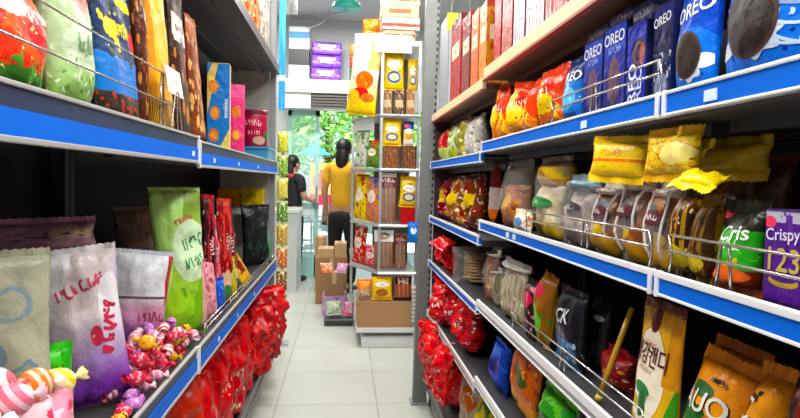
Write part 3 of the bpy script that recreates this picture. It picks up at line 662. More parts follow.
# ---- left, bottom shelf: red bags -------------------------------------
z = BZ-.018
rs = [D('c01018', ('n', 5, .56, 'e02a2a'), ('n', 9, .64, '7a0810'), rough=.25, warp=.1), D('d41a1e', ('n', 5, .55, 'a00c14'), ('n', 10, .66, 'f0a090'), rough=.25, warp=.1), D('b80e1c', ('n', 4, .58, 'ec3a34'), ('v', 6, .2, 'f0d0b0'), rough=.25)]
lf = [(2.02, -.475, .47, .26, 'ea7a1a', 'orange crackling bag nearest on the bottom left shelf'), (2.25, -.49, .4, .26, 0, 'glossy red bag on the bottom left shelf, next to the orange bag'), (2.53, -.47, .44, .26, 1, 'tall red bag bulging under the blue strip on the bottom left shelf'), (2.82, -.48, .4, .24, 2, 'red bag with pale specks on the bottom left shelf, between two other reds'), (3.1, -.47, .42, .26, 0, 'deep red bag on the bottom left shelf, before the crumpled bunch')]
for y, x, h, w, c, lb in lf:
    m = rs[c] if isinstance(c, int) else D(c, ('n', 5, .55, 'f4a83a'), ('r', 0, .6, 1, 1, 'c83a1a'))
    o = pouch('snack_bag', lb, 'snack bag', w, h, .14, m, (x-.06, y, z), (-.05, 0, R(72)), cr=.22, nu=22, nv=26)
    scrawl(o, .5, .6, .03, 'e8b0a0', 4, .2, int(y*10))
for i, (y, x, zb, h, w, rz, ro) in enumerate(((3.36, -.49, BZ+.002, .42, .25, 60, .1), (3.62, -.46, BZ+.016, .46, .26, 45, -.12), (3.86, -.47, BZ+.002, .44, .25, 80, .1))):
    pouch('snack_bag', ['crumpled red bag at the near side of the bunch by the base panel', 'crumpled bright red bag in the middle of the bunch, sticking out over the aisle', 'crumpled red bag at the far side of the bunch, next to the floor panel'][i], 'snack bag', w, h, .15, rs[(i+1) % 3], (x, y, zb), (0, ro, R(rz)), cr=.55, nu=24, nv=28)

# ---- right, top wooden shelf -------------------------------------------
z = ZT
T3 = [(447, 457, 22, 'b01a1c', '5a0c10', 'dark red carton at the far end of the brown top shelf'), (458, 466, 18, '6e1216', '8a2418', 'maroon carton second from the far end of the brown top shelf'), (467, 474, 14, 'c8580c', 'd8901a', 'orange carton on the brown top shelf, between maroon and gold'), (475, 482, 6, 'c88408', 'b03c10', 'gold carton at the near end of the far brown shelf')]
for x0, x1, yt, c1, c2, lb in T3:
    o = RC(x0, x1, yt, z-.03, .09, D(c1, ('n', 5, .56, c2), ('r', .15, .55, .85, .72, 'f0dcc0'), ('r', 0, .92, 1, 1, c2)), lb, name='snack_box', b=.03); scrawl(o, .5, .63, .025, c1, 4)
T2 = [(484, 496, -22, 'b80c18', '7a0a10', 'bright red carton first on the brown shelf over the orange bags'), (497, 507, -30, 'b06a5e', '7a1c26', 'pinkish patterned carton beside the bright red carton'), (508, 519, -40, 'c8c0c6', '4a1440', 'white carton with a purple stripe on the brown shelf'), (520, 538, -55, 'c8c8c8', '8a1420', 'wide white carton with thin red lines on the brown shelf'), (539.5, 560, -75, 'a80c14', 'b8b0a8', 'red and white carton nearest on the brown shelf'), (562, 590, -110, '8a1a1e', 'e0c080', 'dark red carton at the near end of the brown shelf')]
for x0, x1, yt, c1, c2, lb in T2:
    o = RC(x0, x1, yt, z, .1, D(c1, ('s', 5, 0, .22, c2), ('r', .2, .6, .8, .8, c2), ('n', 8, .66, c2)), lb, name='snack_box', b=.03); scrawl(o, .5, .7, .03, c1, 4)
# hanging signs seen past the far end of that shelf
t = thing('hanging_sign', 'green and yellow promotion sign hanging beyond the brown top shelf', 'sign', (.0, 0, 0))
p = hitY(447, 30, 3.9); q = hitY(474, 14, 3.9)
o = carton('board', None, None, q.x-p.x, q.z-p.z, .01, D('3aa82a', ('r', 0, 0, .4, 1, 'd8d020'), ('n', 5, .6, '8ad040')), ((p.x+q.x)/2, 3.9, p.z), parent=t, flap=False)
bm = bmesh.new()
for xx in (p.x+.03, q.x-.03): tube(bm, [(xx, 3.9, q.z-.005), (xx, 3.9, CEIL)], .002)
obj('cord', bm, WIRE, t)
# pale cabinet behind
t = thing('cabinet', 'pale grey cabinet visible past the post between shelf goods', 'cabinet', (.95, 4.3, 0))
obj('body', boxbm(-.2, 0, 0, .3, .35, 2.6, bev=.005), mat('cabinet_grey', '989ca0', .5), t); obj('door', boxbm(-.19, -.018, .1, .29, -.001, 2.55, bev=.004), mat('cab_door', 'a8adb2', .4), t); obj('handle', boxbm(-.17, -.035, 1.2, -.155, -.018, 1.4), STEEL, t)

# ---- right, cookie shelf (A) ------------------------------------------
z = ZA
z3 = ZA-.035
A3 = [(442, 448, 106, D('c81a20', ('r', 0, 0, 1, .4, 'b8d070'), ('n', 6, .6, 'f0c0a0')), 'red-topped snack bag at the far end of the cookie shelf'), (449, 456.5, 112, D('d4dcb0', ('n', 5, .56, '6aa03a'), ('r', 0, 0, 1, .3, 'b8c83a')), 'whitish green snack bag next to the red-topped bag'), (457.5, 466, 99, D('b8a83a', ('e', .5, .5, .4, .3, '8a8a2a'), ('n', 6, .58, 'd8d8b0')), 'olive yellow snack bag on the far part of the cookie shelf'), (466, 479, 112, D('c0bcb2', ('n', 6, .57, 'e8e4dc'), ('n', 9, .63, '7a7a6a')), 'grey-white snack bag just before the orange bags')]
for x0, x1, yt, m, lb in A3:
    RP(x0, x1, yt, z3, .09, m, lb, cr=.2, b=.03)
def orange(c='f07a14'): return D(c, ('n', 4, .55, 'f8c020'), ('h', 1, 1, 1.25, 'e84a14'), ('e', .45, .4, .3, .2, 'f6d030'), ('e', .6, .7, .2, .1, 'd82a1a'), ('n', 8, .62, '8a3a10', 0, .4), warp=.15, rough=.25)
A2 = [(485, 496, 80, 'f07a14', .25, .3, 'orange crisp bag first after the grey-white bag'), (496.5, 508, 88, 'f09a18', -.25, -.15, 'orange-yellow crisp bag with a red corner, second of the orange group'), (508.5, 521, 80, 'f2a41c', .3, .25, 'golden orange crisp bag tilted in the middle of the orange group'), (521.5, 536, 77, 'e8801a', -.2, .1, 'orange crisp bag with a yellow lower half beside the brown one'), (536.5, 558, 62, 'd86a1c', .15, -.08, 'wide orange-brown crisp bag right beside the pale blue pack')]
for i, (x0, x1, yt, c, yw, ro, lb) in enumerate(A2):
    o = RP(x0, x1, yt, z, .075, orange(c), lb, cr=.28, yaw=yw, roll=ro*.5, wk=.98, cat='crisp bag', name='crisp_bag', b=.002, nu=18, nv=22, sh=.022); scrawl(o, .5, .6, .03, 'fff0c0', 4, .2, i)
def letters_oreo(o, u, v, s, rot=0, c='f4f6fa', sx=1.): return letter(o, 'OREO', u, v, s, c, rot, sx)
NV = '16307e'
o = RP(560.5, 577, 52, z, .05, D('2a80c8', ('r', 0, .7, 1, 1, '14306a'), ('e', .5, .4, .35, .2, '6ab8e4'), ('r', .1, .06, .9, .16, '123a78'), ('n', 7, .62, 'bfe0f2', .2, .7)), 'pale blue cookie pack left of the navy cookie boxes', cat='cookie pack', name='cookie_pack'); letters_oreo(o, .5, .76, .035)
for x0, x1, yt, lb in ((579, 597.5, 36, 'navy cookie box with brown wafer sticks, left one of the pair'), (598.5, 620, 20, 'navy cookie box with brown wafer sticks, right one of the pair')):
    o = RC(x0, x1, yt, z, .07, D('1c36a0', ('g', .7, .25, '16267a'), ('e', .5, .42, .3, .24, '6a4a34'), ('s', 9, .8, .35, '1c2a70'), ('r', 0, .7, 1, 1, '2450b8'), ('r', 0, 0, 1, .16, '18286a'), ('r', .1, .05, .9, .09, 'a8b8e0')), lb, side=mat('navy_side', '101c4c', .4))
    letters_oreo(o, .5, .86, .045); scrawl(o, .55, .75, .018, 'a8b8e8', 5)
o = RC(621, 640, 18, z, .06, D('1430a0', ('e', .62, .68, .36, .16, '2a1c1a'), ('o', .62, .68, .28, .12, .2, '6a4a3a'), ('e', .82, .66, .14, .12, 'a8642a'), ('s', 0, 30, .1, '1a3ab0'), ('r', 0, .0, 1, .12, '0e2070')), 'royal blue cookie box with upright lettering and one dark cookie', side=mat('navy_side', '101c4c', .4))
letters_oreo(o, .4, .26, .06, PI/2); letter(o, 'OREO', .72, .26, .035, 'c8d0f0', PI/2)
o = RC(641.5, 663, -2, z, .06, D('10163a', ('n', 6, .58, '2a3a6a'), ('e', .5, .22, .35, .14, '7a86a0'), ('n', 10, .62, 'c0c4d0', .15, .55), ('r', 0, .82, 1, 1, '1c2c72')), 'dark cookie box with silver lettering beside the wide blue pack', side=mat('navy_side', '101c4c', .4)); letters_oreo(o, .5, .85, .05, .1)
def cookie_pack(x0, x1, yt, lb, cu, cv, cr_, d):
    o = RP(x0, x1, yt, z, d, D('0e4cc0', ('g', .7, .2, '1874dc'), ('e', .5, .3, .6, .3, '1c80e0'), ('n', 4, .6, '16388a'), warp=.05), lb, cat='cookie pack', name='cookie_pack', tilt=-.03, cr=.06, nu=24, nv=28, seals='b', b=.03)
    patch(o, cu+.07, cv-.12, cr_*.85, cr_*.6, 'cfd8e4', 'milk_splash', .0012, 44, 0, .14, 7)
    patch(o, cu, cv, cr_*1.06, cr_*1.06, '4a2c22', 'cookie_print', .002, 40)
    patch(o, cu, cv, cr_*.93, cr_*.93, '241512', 'cookie_print', .0026, 40, 0, .03, 12)
    for k in range(10):
        a = k*2*PI/10; w_, h_ = _dims(o); patch(o, cu+cr_*.6*math.cos(a)/w_, cv+cr_*.6*math.sin(a)/h_, cr_*.1, cr_*.2, '1a0e0c', 'cookie_print', .003, 10, a+PI/2)
    return o
o = cookie_pack(665, 713, -22, 'wide light blue cookie pack with one dark cookie and white letters', .5, .36, .036, .06)
letter(o, 'OREO', .56, .76, .05, 'f4f6fa', .12); patch(o, .85, .28, .02, .012, 'f2f4f4', 'milk_splash')
o = cookie_pack(715, 806, -66, 'biggest blue cookie pack with a huge dark cookie, nearest on the cookie shelf', .5, .42, .047, .07)
letter(o, 'OREO', .35, .84, .055, 'f4f6fa', .1); patch(o, .16, .26, .03, .012, 'c8ccd4', 'milk_splash', rot=.2); scrawl(o, .2, .68, .035, '9a7ad0', 4, 1.0, 3); scrawl(o, .9, .45, .04, 'c0d8f0', 4, 1.4, 5)
o = RP(809, 900, -80, z, .07, D('1a56b4', ('n', 4, .56, '2a86d8')), 'blue cookie pack cut by the right edge of the picture', cat='cookie pack', name='cookie_pack', tilt=-.03, cr=.06, b=.03)
# boxes lying on top of the navy boxes
for (x0, x1, ya, yb, lb) in ((578, 597.5, 36, 24, 'grey-blue box lying on the left navy cookie box'), (598.5, 620, 20, 4, 'grey-blue box lying on the right navy cookie box'), (621, 640, 18, -2, 'navy box lying on the royal blue cookie box')):
    X, Y, w, h = slotR(x0, x1, ya, z); h2 = slotR(x0, x1, yb, z)[3]
    o = carton('cookie_box', lb, 'carton', w*.96, h2-h-.004, .08, D('3a4a7a', ('r', 0, .3, 1, .7, '8a94b0'), ('n', 7, .6, '1c2c62')), (X+.05, Y, z-.019+h+.0025), (0, 0, -PI/2)); scrawl(o, .5, .5, .02, 'dce0ea', 5)

# ---- right, second shelf (B) -------------------------------------------
z = ZB; z3 = ZB-.06
def fruitm(c, c2, c3): return D(c, ('v', 6, .3, c2), ('n', 6, .56, c3), ('n', 10, .64, 'e8dcc8'), ('e', .5, .55, .3, .14, 'e0c020'), warp=.12, rough=.2)
B3 = [(442, 451, 168, fruitm('7a1218', 'c8902a', 'a01820'), 'dark red dried fruit bag at the far end of the second shelf'), (452, 465, 172, fruitm('8a5a2a', 'c03020', 'c8a04a'), 'brown and yellow mixed snack bag second from the far end'), (466, 480, 166, fruitm('6a3a1c', 'd8c04a', '8a2018'), 'brown snack bag with a yellow badge before the shelf joint')]
for x0, x1, yt, m, lb in B3: RP(x0, x1, yt, z3, .11, m, lb, cr=.3, b=.03, seals='t', nu=18, nv=20)
o = RP(483, 492, 150, z, .05, D('5a1418', ('r', 0, .0, 1, .6, 'b8aca8'), ('r', 0, 0, 1, .2, 'd87a2a')), 'slim maroon and grey snack bag next to the tall clear bag', cr=.15)
def clearbag(x0, x1, yt, z, d, lb, inner, head=None, headh=.25, b=.04, badge=None, fill=.72, yaw=0, side='R', tilt=-.05, lab=None, filmm=None):
    X, Y, w, h = slotR(x0, x1, yt, z, b+d*.4); X -= d*.4; w *= .96
    t = thing('clear_bag', lb, 'snack bag', (X+d/2, Y, z-.018), (tilt, 0, -PI/2+yaw))
    pouch('contents', None, None, w*.9, h*fill, d*.85, inner, (0, 0, .004), parent=t, cr=.3, seals='', nu=14, nv=16)
    rest(t, z-.02)
    f_ = pouch('film', None, None, w, h, d, filmm or CLEAR, parent=t, cr=.12, seals='tb', nu=16, nv=20)
    if head:
        hh = h*headh; ho = pouch('header', None, None, w*1.03, hh, d*1.02, head, (0, 0, h-hh), parent=t, cr=.12, seals='t', nu=12, nv=8); scrawl(ho, .5, .5, hh*.3, '8a2a14', 4)
    if badge: 
        c, cv, rr = badge; patch(f_, .5, cv, w*.34, rr, c, 'label_badge', .003); scrawl(f_, .5, cv, rr*.9, 'f6f0e8', 4, off=.005)
    return t, f_
nuts = D('b07038', ('v', 5, .33, 'd89a50'), ('n', 6, .6, '7a4420'), ('e', .4, .6, .3, .2, 'e0b020'), rough=.4)
clearbag(501, 528, 142, z, .1, 'tall clear bag of orange-brown nuts with an empty grey top', nuts, fill=.62, filmm=FROST)
o = RP(514, 531, 203, z, .04, D('e8dcc0', ('v', 5, .34, 'd89a3a'), ('e', .5, .5, .25, .3, '4a90c8'), ('n', 6, .62, 'c82a20')), 'small cream packet with blue spots in front of the tall clear bag', b=.008)
clearbag(535, 564, 140, z, .09, 'clear rice snack bag with a yellow header and green badge', D('d8c8a0', ('n', 6, .55, 'e8e0c8'), ('r', 0, 0, 1, .3, 'c8a81c')), D('e8c01c', ('r', 0, .75, 1, 1, '8a7a5a'), ('r', .0, .05, 1, .25, 'c8901a')), .36, badge=('1f8a3a', .42, .016), fill=.62, filmm=FROST)
clearbag(566, 596, 166, z, .08, 'grey-white bag with a pale blue top beside the yellow-headed bag', D('a89c94', ('n', 6, .55, 'c8bcb4'), ('r', 0, 0, 1, .3, '6a5a50')), D('a0c4d8', ('n', 6, .58, 'dce8f0')), .2, badge=('4a4a52', .55, .016), filmm=FROST)
for x0, x1, yt, lb in ((598, 622, 172, 'clear biscuit pack with white ribbon edges, left of three'), (623, 652, 164, 'clear biscuit pack with white ribbon edges, middle of three'), (653, 676, 170, 'clear biscuit pack with white ribbon edges, right of three')):
    tt, ff = clearbag(x0, x1, yt, z, .075, lb, D('8a5220', ('n', 5, .54, 'b07a34'), ('r', 0, 0, 1, .28, 'b88a1c'), ('e', .5, .62, .34, .2, '3a2030'), ('e', .5, .4, .3, .1, 'b8a020'), ('e', .3, .8, .2, .08, '2a6a80')), D('d8ccc0', ('n', 6, .56, 'f4ece4'), ('s', 8, 3, .3, 'a89888')), .2, badge=('5a1c28', .6, .014), fill=.8)
    bm = bmesh.new()
    f = SURF[ff.name]
    for k in (.1, .9):
        pts = [f(k+(.5-k)*.35*(j/8), 1-j/8*.95 if j else .985, .004) for j in range(9)]
        tube(bm, pts, .003, 6)
    obj('ribbon', bm, mat('ribbon_white', 'e8e2dc', .3), tt)
o = RP(677, 696, 176, z, .07, D('3a2014', ('s', 5, .3, .45, 'b8901c'), ('n', 6, .6, '6a3a1c'), ('e', .5, .2, .4, .16, 'd8c01c'), ('n', 8, .66, 'e8dcc0')), 'brown and yellow striped biscuit bag under the yellow flap bag', cr=.15)
o = RP(697, 714, 182, z, .07, D('4a2a18', ('s', 6, .2, .4, '8a6a1c'), ('e', .5, .18, .4, .14, 'e0c420'), ('n', 7, .62, '1c1410')), 'brown biscuit bag with a yellow badge left of the green bag', cr=.15)
o = RP(716, 762, 186, z, .08, D('2f9a22', ('r', 0, .74, 1, 1, '1a1a14'), ('e', .45, .34, .36, .1, 'c8b03a'), ('e', .45, .4, .33, .09, '2f9a22'), ('r', 0, 0, 1, .22, '6a2a18'), ('e', .6, .14, .36, .12, 'd8702a'), ('e', .14, .93, .16, .06, 'd82a3a'), ('n', 6, .64, '5ac83a', .3, .7), warp=.05), 'bright green snack bag with a gold swoosh and black top', cr=.12, kind='stand')
letter(o, 'Cris', .6, .68, .03, 'e6f2e0', .1); scrawl(o, .55, .54, .02, 'bfe0a8', 4)
o = RC(766, 806, 196, z, .07, D('5a2a86', ('r', 0, .88, 1, 1, 'b8b2c4'), ('e', .14, .88, .16, .06, 'f05a7a'), ('n', 5, .6, '6a3a98'), ('e', .55, .3, .4, .06, 'c8a83a'), ('e', .55, .34, .36, .05, '5a2a86'), ('r', 0, 0, 1, .1, '3a1a5a')), 'purple carton with gold numbers at the right edge of the second shelf', name='snack_box', cat='carton', side=mat('purple_side', '4a2472', .4))
letter(o, 'Crispy', .5, .76, .026, 'e2d4f2', .06); letter(o, '123', .52, .5, .055, 'c0a84a')
# bags lying on top of that row
def lying(name, lb, px, py, X, w, h, d, m, rz, tilt, ro=0, **k):
    p = hitX(px, py, X); return pouch(name, lb, 'snack bag', w, h, d, m, (p.x, p.y, p.z), (tilt, ro, R(rz)), **k)
yl = D('f0c818', ('r', 0, .4, 1, .5, 'e87a18'), ('r', 0, .5, 1, .54, 'f8e050'), ('n', 6, .64, 'd8a010'))
o = lying('snack_bag', 'flat yellow bag with an orange stripe, upright above the clear packs', 614, 184, .53, .15, .097, .035, yl, -72, -.12, .05); scrawl(o, .5, .68, .016, 'c8901a', 6)
o = lying('snack_bag', 'golden yellow bag beside the flat striped yellow bag', 668, 183, .535, .145, .094, .05, D('eab41a', ('n', 6, .52, 'f6dc4a'), ('n', 9, .6, 'a8701a'), ('e', .7, .5, .3, .3, 'f8e890'), warp=.12), -80, -.1, 0, cr=.3)
o = lying('snack_bag', 'dull olive yellow bag in the shade right of the golden bag', 727, 182, .60, .15, .072, .04, D('a88a1a', ('n', 5, .56, '8a7418'), ('r', 0, 0, .08, 1, 'e8dc8a')), -80, -.1, 0, cr=.2)
p = hitX(686, 190, .507); o = pouch('snack_bag', 'small bright yellow bag folded over the striped biscuit bags', 'snack bag', .085, .055, .025, D('f2d40e', ('n', 6, .6, 'd8b00c')), (p.x, p.y, p.z), (-1.0, .15, R(-70)), cr=.2)
p = hitX(742, 200, .66); o = pouch('snack_bag', 'brown bag leaning behind the green snack bag', 'snack bag', .16, .2, .06, D('4a2614', ('n', 5, .56, '6a3a1c')), (p.x, p.y, z-.006), (-.06, .04, R(-80)), cr=.2)

# ---- right, third shelf (C) --------------------------------------------
z = ZC; z3 = ZC-.02
redm = D('d01420', ('n', 5, .56, 'f0403a'), ('n', 9, .63, '8a0c14'), ('n', 11, .68, 'f4d0c0'), warp=.1, rough=.22)
for x0, x1, yt, lb in ((441, 447, 236, 'red candy bag at the far end of the third right shelf'), (448, 455, 242, 'red candy bag next to the round cracker stack')):
    o = RP(x0, x1, yt, z3, .1, redm, lb, cat='candy bag', name='candy_bag', cr=.35, b=.02, nu=18, nv=20)
o = pouch('candy_bag', 'small red bag with a pointed flap lying over the red candy bags', 'candy bag', .2, .09, .05, redm, (.478, 2.98, ZC+.1), (-1.1, .1, R(-80)), cr=.3)
X, Y, w, h = slotR(456, 473, 243, z3, .06)
t = thing('cracker_pack', 'clear pack of round tan crackers in two stacks on the third shelf', 'cracker pack', (X+.07, Y, z3-.018)); rest(t, z3-.02)
cmat = mat('tan_cracker', 'b89a6a', .7, var=.3, bscale=40, bump=.3)
for k in range(9):
    for s in (-1, 1):
        bm = bmesh.new(); lathe(bm, [(.03, 0), (.055, .003), (.06, .008), (.055, .013), (.03, .016)], 18); c_ = obj('cracker', bm, cmat, t, smooth=True); c_.location = (random.uniform(-.006, .006), s*.062, .01+k*(h-.04)/9.)
f_ = pouch('film', None, None, .28, h, .15, CLEAR, (0, 0, 0), (0, 0, 0), parent=t, cr=.1)
rodm = D('8a7a5a', ('s', 6, 0, .3, '5a4a34'), ('s', 4, .2, .2, 'b8a884'), ('n', 7, .6, 'c8bca0'))
for x0, x1, yt, lb, im in ((477, 490, 240, 'clear pack of brown rod biscuits, tallest of the clear packs', D('8a5a2c', ('s', 5, 0, .3, '5a3818'), ('n', 6, .6, 'b88a4a'))), (491, 501, 262, 'clear pack of tan rod biscuits with an orange badge', rodm), (503, 528, 256, 'wide clear pack of beige rolled noodles', D('b0a484', ('s', 9, 0, .3, '7a6e54'), ('n', 6, .62, 'd8d0b8')))):
    clearbag(x0, x1, yt, z, .08, lb, im, fill=.85, badge=('d8902a', .5, .01) if '491' in str(x0) else None, b=.03, filmm=CLEAR, head=D('c0bcb4', ('n', 6, .55, 'e4e0d8')) , headh=.14)
o = RP(529, 537, 274, z, .05, D('2a1418', ('e', .5, .7, .4, .16, 'c8305a'), ('n', 6, .6, 'e890a8')), 'dark pouch with a pink flower beside the beige noodles', cr=.15)
o = RP(538, 552, 268, z, .06, D('c8a020', ('h', 1.2, 1, .9, '8a5a14'), ('e', .4, .3, .35, .25, '6ac02a'), ('n', 6, .6, '3a8a1a', 0, .5), ('e', .4, .8, .3, .1, 'c83a5a')), 'yellow and green sweets pouch leaning in the middle of the third shelf', cr=.2, roll=.12)
o = RP(556, 588, 282, z, .07, D('0e0e12', ('r', .1, .0, .9, .35, '3a78a8'), ('n', 6, .58, '1c2028'), ('n', 8, .6, 'a8c8dc', .05, .35)), 'black bag with white letters and a pale blue lower half', cr=.18)
letter(o, 'CK', .5, .66, .05, 'c8ccd4', .1); scrawl(o, .5, .45, .03, '9aa4b0', 4)
o = RP(590, 612, 292, z, .07, D('121214', ('n', 6, .6, '24242a'), ('e', .5, .3, .3, .12, '3a3030'), ('e', .7, .8, .2, .05, 'c0c0c4')), 'black bag between the lettered black bag and the red sweets bag', cr=.2, b=.08)
o = RP(610, 638, 344, z, .07, D('7a0e18', ('v', 5, .3, 'c88a1a'), ('n', 6, .57, 'a81420'), ('n', 9, .66, 'f0e0c8'), warp=.1), 'red sweets bag with yellow spots left of the ginger candy pouch', cr=.25, b=.07, cat='candy bag', name='candy_bag')
p = hitX(598, 392, RX+.03); q = hitX(632, 308, RX+.09)
bm = bmesh.new(); pz = z-.016
t = thing('sweet_stick', 'long yellow sweet stick leaning diagonally before the black bags', 'candy stick', (p.x, p.y, pz)); dv = Vector((q.x-p.x, q.y-p.y, q.z-pz))
bm = bmesh.new(); tube(bm, [(0, 0, 0), dv*.5, dv], .006, 10); obj('stick', bm, mat('mustard_stick', 'c8981c', .3), t, smooth=True); bm = bmesh.new(); tube(bm, [(0, 0, .002), dv*.06], .0075, 10); obj('tip', bm, mat('yellow_tip', 'e8d85a', .4), t, smooth=True)
# ginger candy pouch
o = RP(636, 687, 288, z, .07, D('e0b83a', ('g', .2, .9, 'e8b42a'), ('e', .42, .44, .40, .4, 'efe6cf'), ('o', .42, .44, .42, .42, .05, 'd8a028'), ('e', .42, .9, .12, .1, '5a1c14'), ('r', .36, .9, .48, .95, '6a2418'), ('h', 1, -.45, .78, '4a9a2a'), ('r', .78, .42, 1, 1, 'd89a24'), ('e', .24, .2, .09, .05, 'c8b028'), ('e', .42, .17, .09, .07, '2a6a2a')), 'yellow candy pouch with a cream oval and maroon Korean lettering', cat='candy pouch', name='candy_pouch', kind='stand', cr=.06, tilt=-.05, nu=24, nv=28)
letter(o, '생강캔디', .44, .6, .043, '5a1428', -.02, .82); letter(o, '생강캔디', .44, .6, .043, '5a1428', -.02, .83, off=.0019)
scrawl(o, .42, .49, .01, '8a6a5a', 9, 0, 2); scrawl(o, .42, .7, .013, 'd88a3a', 6, 0, 3); patch(o, .4, .33, .03, .011, '1f7a3a', 'label_badge', rot=-.1); patch(o, .44, .24, .012, .02, '1a6a34', 'leaf_print', rot=-.4)
def candyO(x0, x1, yt, lb, b, w_=1, yaw=0, ro=0, d=.08, c='ffae18'):
    o = RP(x0, x1, yt, z, d, D(c, ('g', .5, 1, 'fc9a14'), ('e', .55, .84, .1, .02, '1c1410'), ('r', 0, 0, 1, .3, 'e8a83a'), ('e', .3, .42, .3, .14, '1f6a2a'), ('e', .72, .3, .25, .2, 'e07a14'), warp=.06), lb, cat='candy bag', name='candy_bag', b=b, yaw=yaw, roll=ro, tilt=-.24, wk=1.0, cr=.14, nu=22, nv=26, sh=.02)
    return o
o = candyO(680, 735, 346, 'orange candy bag with black lettering beside the ginger candy pouch', .02, yaw=.15, ro=.1); letter(o, 'AUO', .46, .56, .06, '1c1410', .05); letter(o, 'AUO', .45, .565, .058, 'f4f0e8', .05, off=.003); patch(o, .36, .7, .03, .012, '1f6a2a'); scrawl(o, .6, .84, .014, '2a1a10', 5)
o = candyO(739, 783, 356, 'orange candy bag with a black and white C at the right edge', .02, yaw=-.1, ro=-.1, c='ffb41a'); letter(o, 'C', .3, .68, .065, '1c1410', .05); letter(o, 'C', .3, .68, .05, 'f4f0e8', .05, off=.003)
o = candyO(700, 756, 334, 'brown-orange candy bag standing behind the two orange candy bags', .13, c='9a4a1a', d=.06)
o = RP(794, 840, 360, z, .08, D('3a1a14', ('n', 5, .58, '8a2a1c')), 'dark red bag cut by the right edge beside the orange candy bags', cr=.2)

# ---- right, fourth shelf (D) and base -----------------------------------
z = ZD-.03
for i, (y, x, h, w, rz, ro, lb) in enumerate(((3.22, .53, .30, .2, -85, .1, 'crumpled red candy bag next to the grey post'), (3.0, .515, .27, .2, -70, -.1, 'crumpled red candy bag with white specks, second from the post'), (2.78, .52, .28, .2, -95, .1, 'crumpled red candy bag in the middle of the red heap on the right'), (2.56, .525, .25, .2, -80, -.12, 'crumpled red candy bag at the near end of the red heap on the right'))):
    h = min(h, .24); o = pouch('candy_bag', lb, 'candy bag', w, h, .13, D('cc1420', ('n', 5, .55, 'ee3a38'), ('n', 9, .6, '8a0c14'), ('n', 12, .64, 'f8d8d0'), warp=.1, rough=.2), (x+.055, y, z+.002), (0, ro, R(rz)), cr=.55, nu=24, nv=24); scrawl(o, .5, .5, .03, 'f8e0d8', 4, .3, i)
for i, (y, x, zz, h, w, rz, lb) in enumerate(((2.98, .478, .36, .27, .19, -72, 'crumpled red candy bag hung in front of the shelf, nearest the grey post'), (2.74, .474, .33, .29, .2, -84, 'crumpled red candy bag hung in front of the shelf, middle one of three'), (2.5, .478, .38, .25, .19, -96, 'crumpled red candy bag hung in front of the shelf, nearest of three'))):
    o = pouch('hanging_candy_bag', lb, 'candy bag', w, h, .07, redm, (x-.03, y, zz), (0, .06*(-1)**i, R(rz)), cr=.5, nu=22, nv=24)
    bm = bmesh.new(); tube(bm, [(0, .0, h-.004), (0, .0, h+.012), (0, .05, h+.014)], .0025); obj('hook', bm, WIRE, o)
for i, (y, x, zb, h, w, rz, lb) in enumerate(((2.9, .5, BZ+.002, .2, .22, -75, 'red candy bag low on the base shelf under the red heap'),)):
    pouch('candy_bag', lb, 'candy bag', w, h, .12, redm, (x+.09, y, zb), (0, .1, R(rz)), cr=.5)
z = ZD
o = RP(479, 511, 332, ZD, .07, D('1a4ab8', ('n', 5, .57, '2a7ae0'), ('e', .5, .5, .3, .16, '1a2a6a'), ('e', .3, .85, .4, .1, '3a90e8')), 'bright blue snack bag at the edge of the fourth right shelf', cr=.22, b=.03)
o = RP(513, 543, 346, ZD, .08, D('d8701c', ('n', 5, .57, 'b8501a'), ('e', .5, .55, .3, .14, '4a5a2a'), ('r', 0, 0, 1, .25, 'e8a83a'), ('n', 8, .64, 'f0c060')), 'orange-brown snack bag with a green oval on the fourth right shelf', cr=.2, roll=.15, b=.03)
o = RP(545, 580, 392, ZD, .09, D('3aa82a', ('n', 5, .56, '7ae03a'), ('e', .5, .5, .3, .2, '1a5a1a')), 'green snack bag at the bottom of the picture on the fourth right shelf', cr=.2, b=.03)
o = RP(582, 625, 396, ZD, .09, D('20242c', ('n', 5, .56, '5a6472')), 'dark grey snack bag on the fourth right shelf beside the green bag', cr=.2, b=.03)
z = BZ-.016
o = pouch('snack_bag', 'beige and orange snack bag low by the foot of the grey post', 'snack bag', .22, .32, .1, D('b8a890', ('n', 5, .56, '8a7a64'), ('e', .5, .6, .3, .2, 'd87a2a'), ('n', 8, .64, 'e8e0d0')), (.59, 2.52, z+.012), (-.05, .05, R(-75)), cr=.2)
o = pouch('snack_bag', 'yellow-green snack bag on the base shelf, lowest on the right', 'snack bag', .24, .3, .1, D('d8c81c', ('n', 5, .54, '5a9a2a'), ('e', .5, .5, .3, .2, 'f0e050'), ('n', 8, .64, '2a3a14')), (.59, 2.26, z+.02), (-.05, .1, R(-80)), cr=.2)

# ------------------------------------------------------------------ end display in the middle
DY = 4.62
t = thing('display_stand', 'white shelf display at the end of the middle row', 'display stand', (.36, DY, 0))
PLX = mat('display_white', 'd4d6d4', .4)
obj('base', boxbm(-.2, .02, 0, .24, 1.6, .09, bev=.004), PLX, t)
obj('bottom_tray', boxbm(-.245, -.02, .13, .24, 1.6, .17, bev=.004), PLX, t)
obj('base_foot', boxbm(-.18, .05, .088, .22, 1.58, .132), mat('foot_grey', '8a8c8c', .5), t)
def shelf_poly(z0, z1, m, name, x0=-.29, xc=-.07):
    bm = bmesh.new(); P = [(.24, 0), (xc, 0), (x0, .5), (x0, 1.6), (.24, 1.6)]
    a = [bm.verts.new((x, y, z0)) for x, y in P]; b = [bm.verts.new((x, y, z1)) for x, y in P]
    bm.faces.new(a[::-1]); bm.faces.new(b)
    for i in range(5): bm.faces.new((a[i], a[(i+1) % 5], b[(i+1) % 5], b[i]))
    return obj(name, bm, m, t)
DZ = [.618, 1.0, 1.45, 1.88]
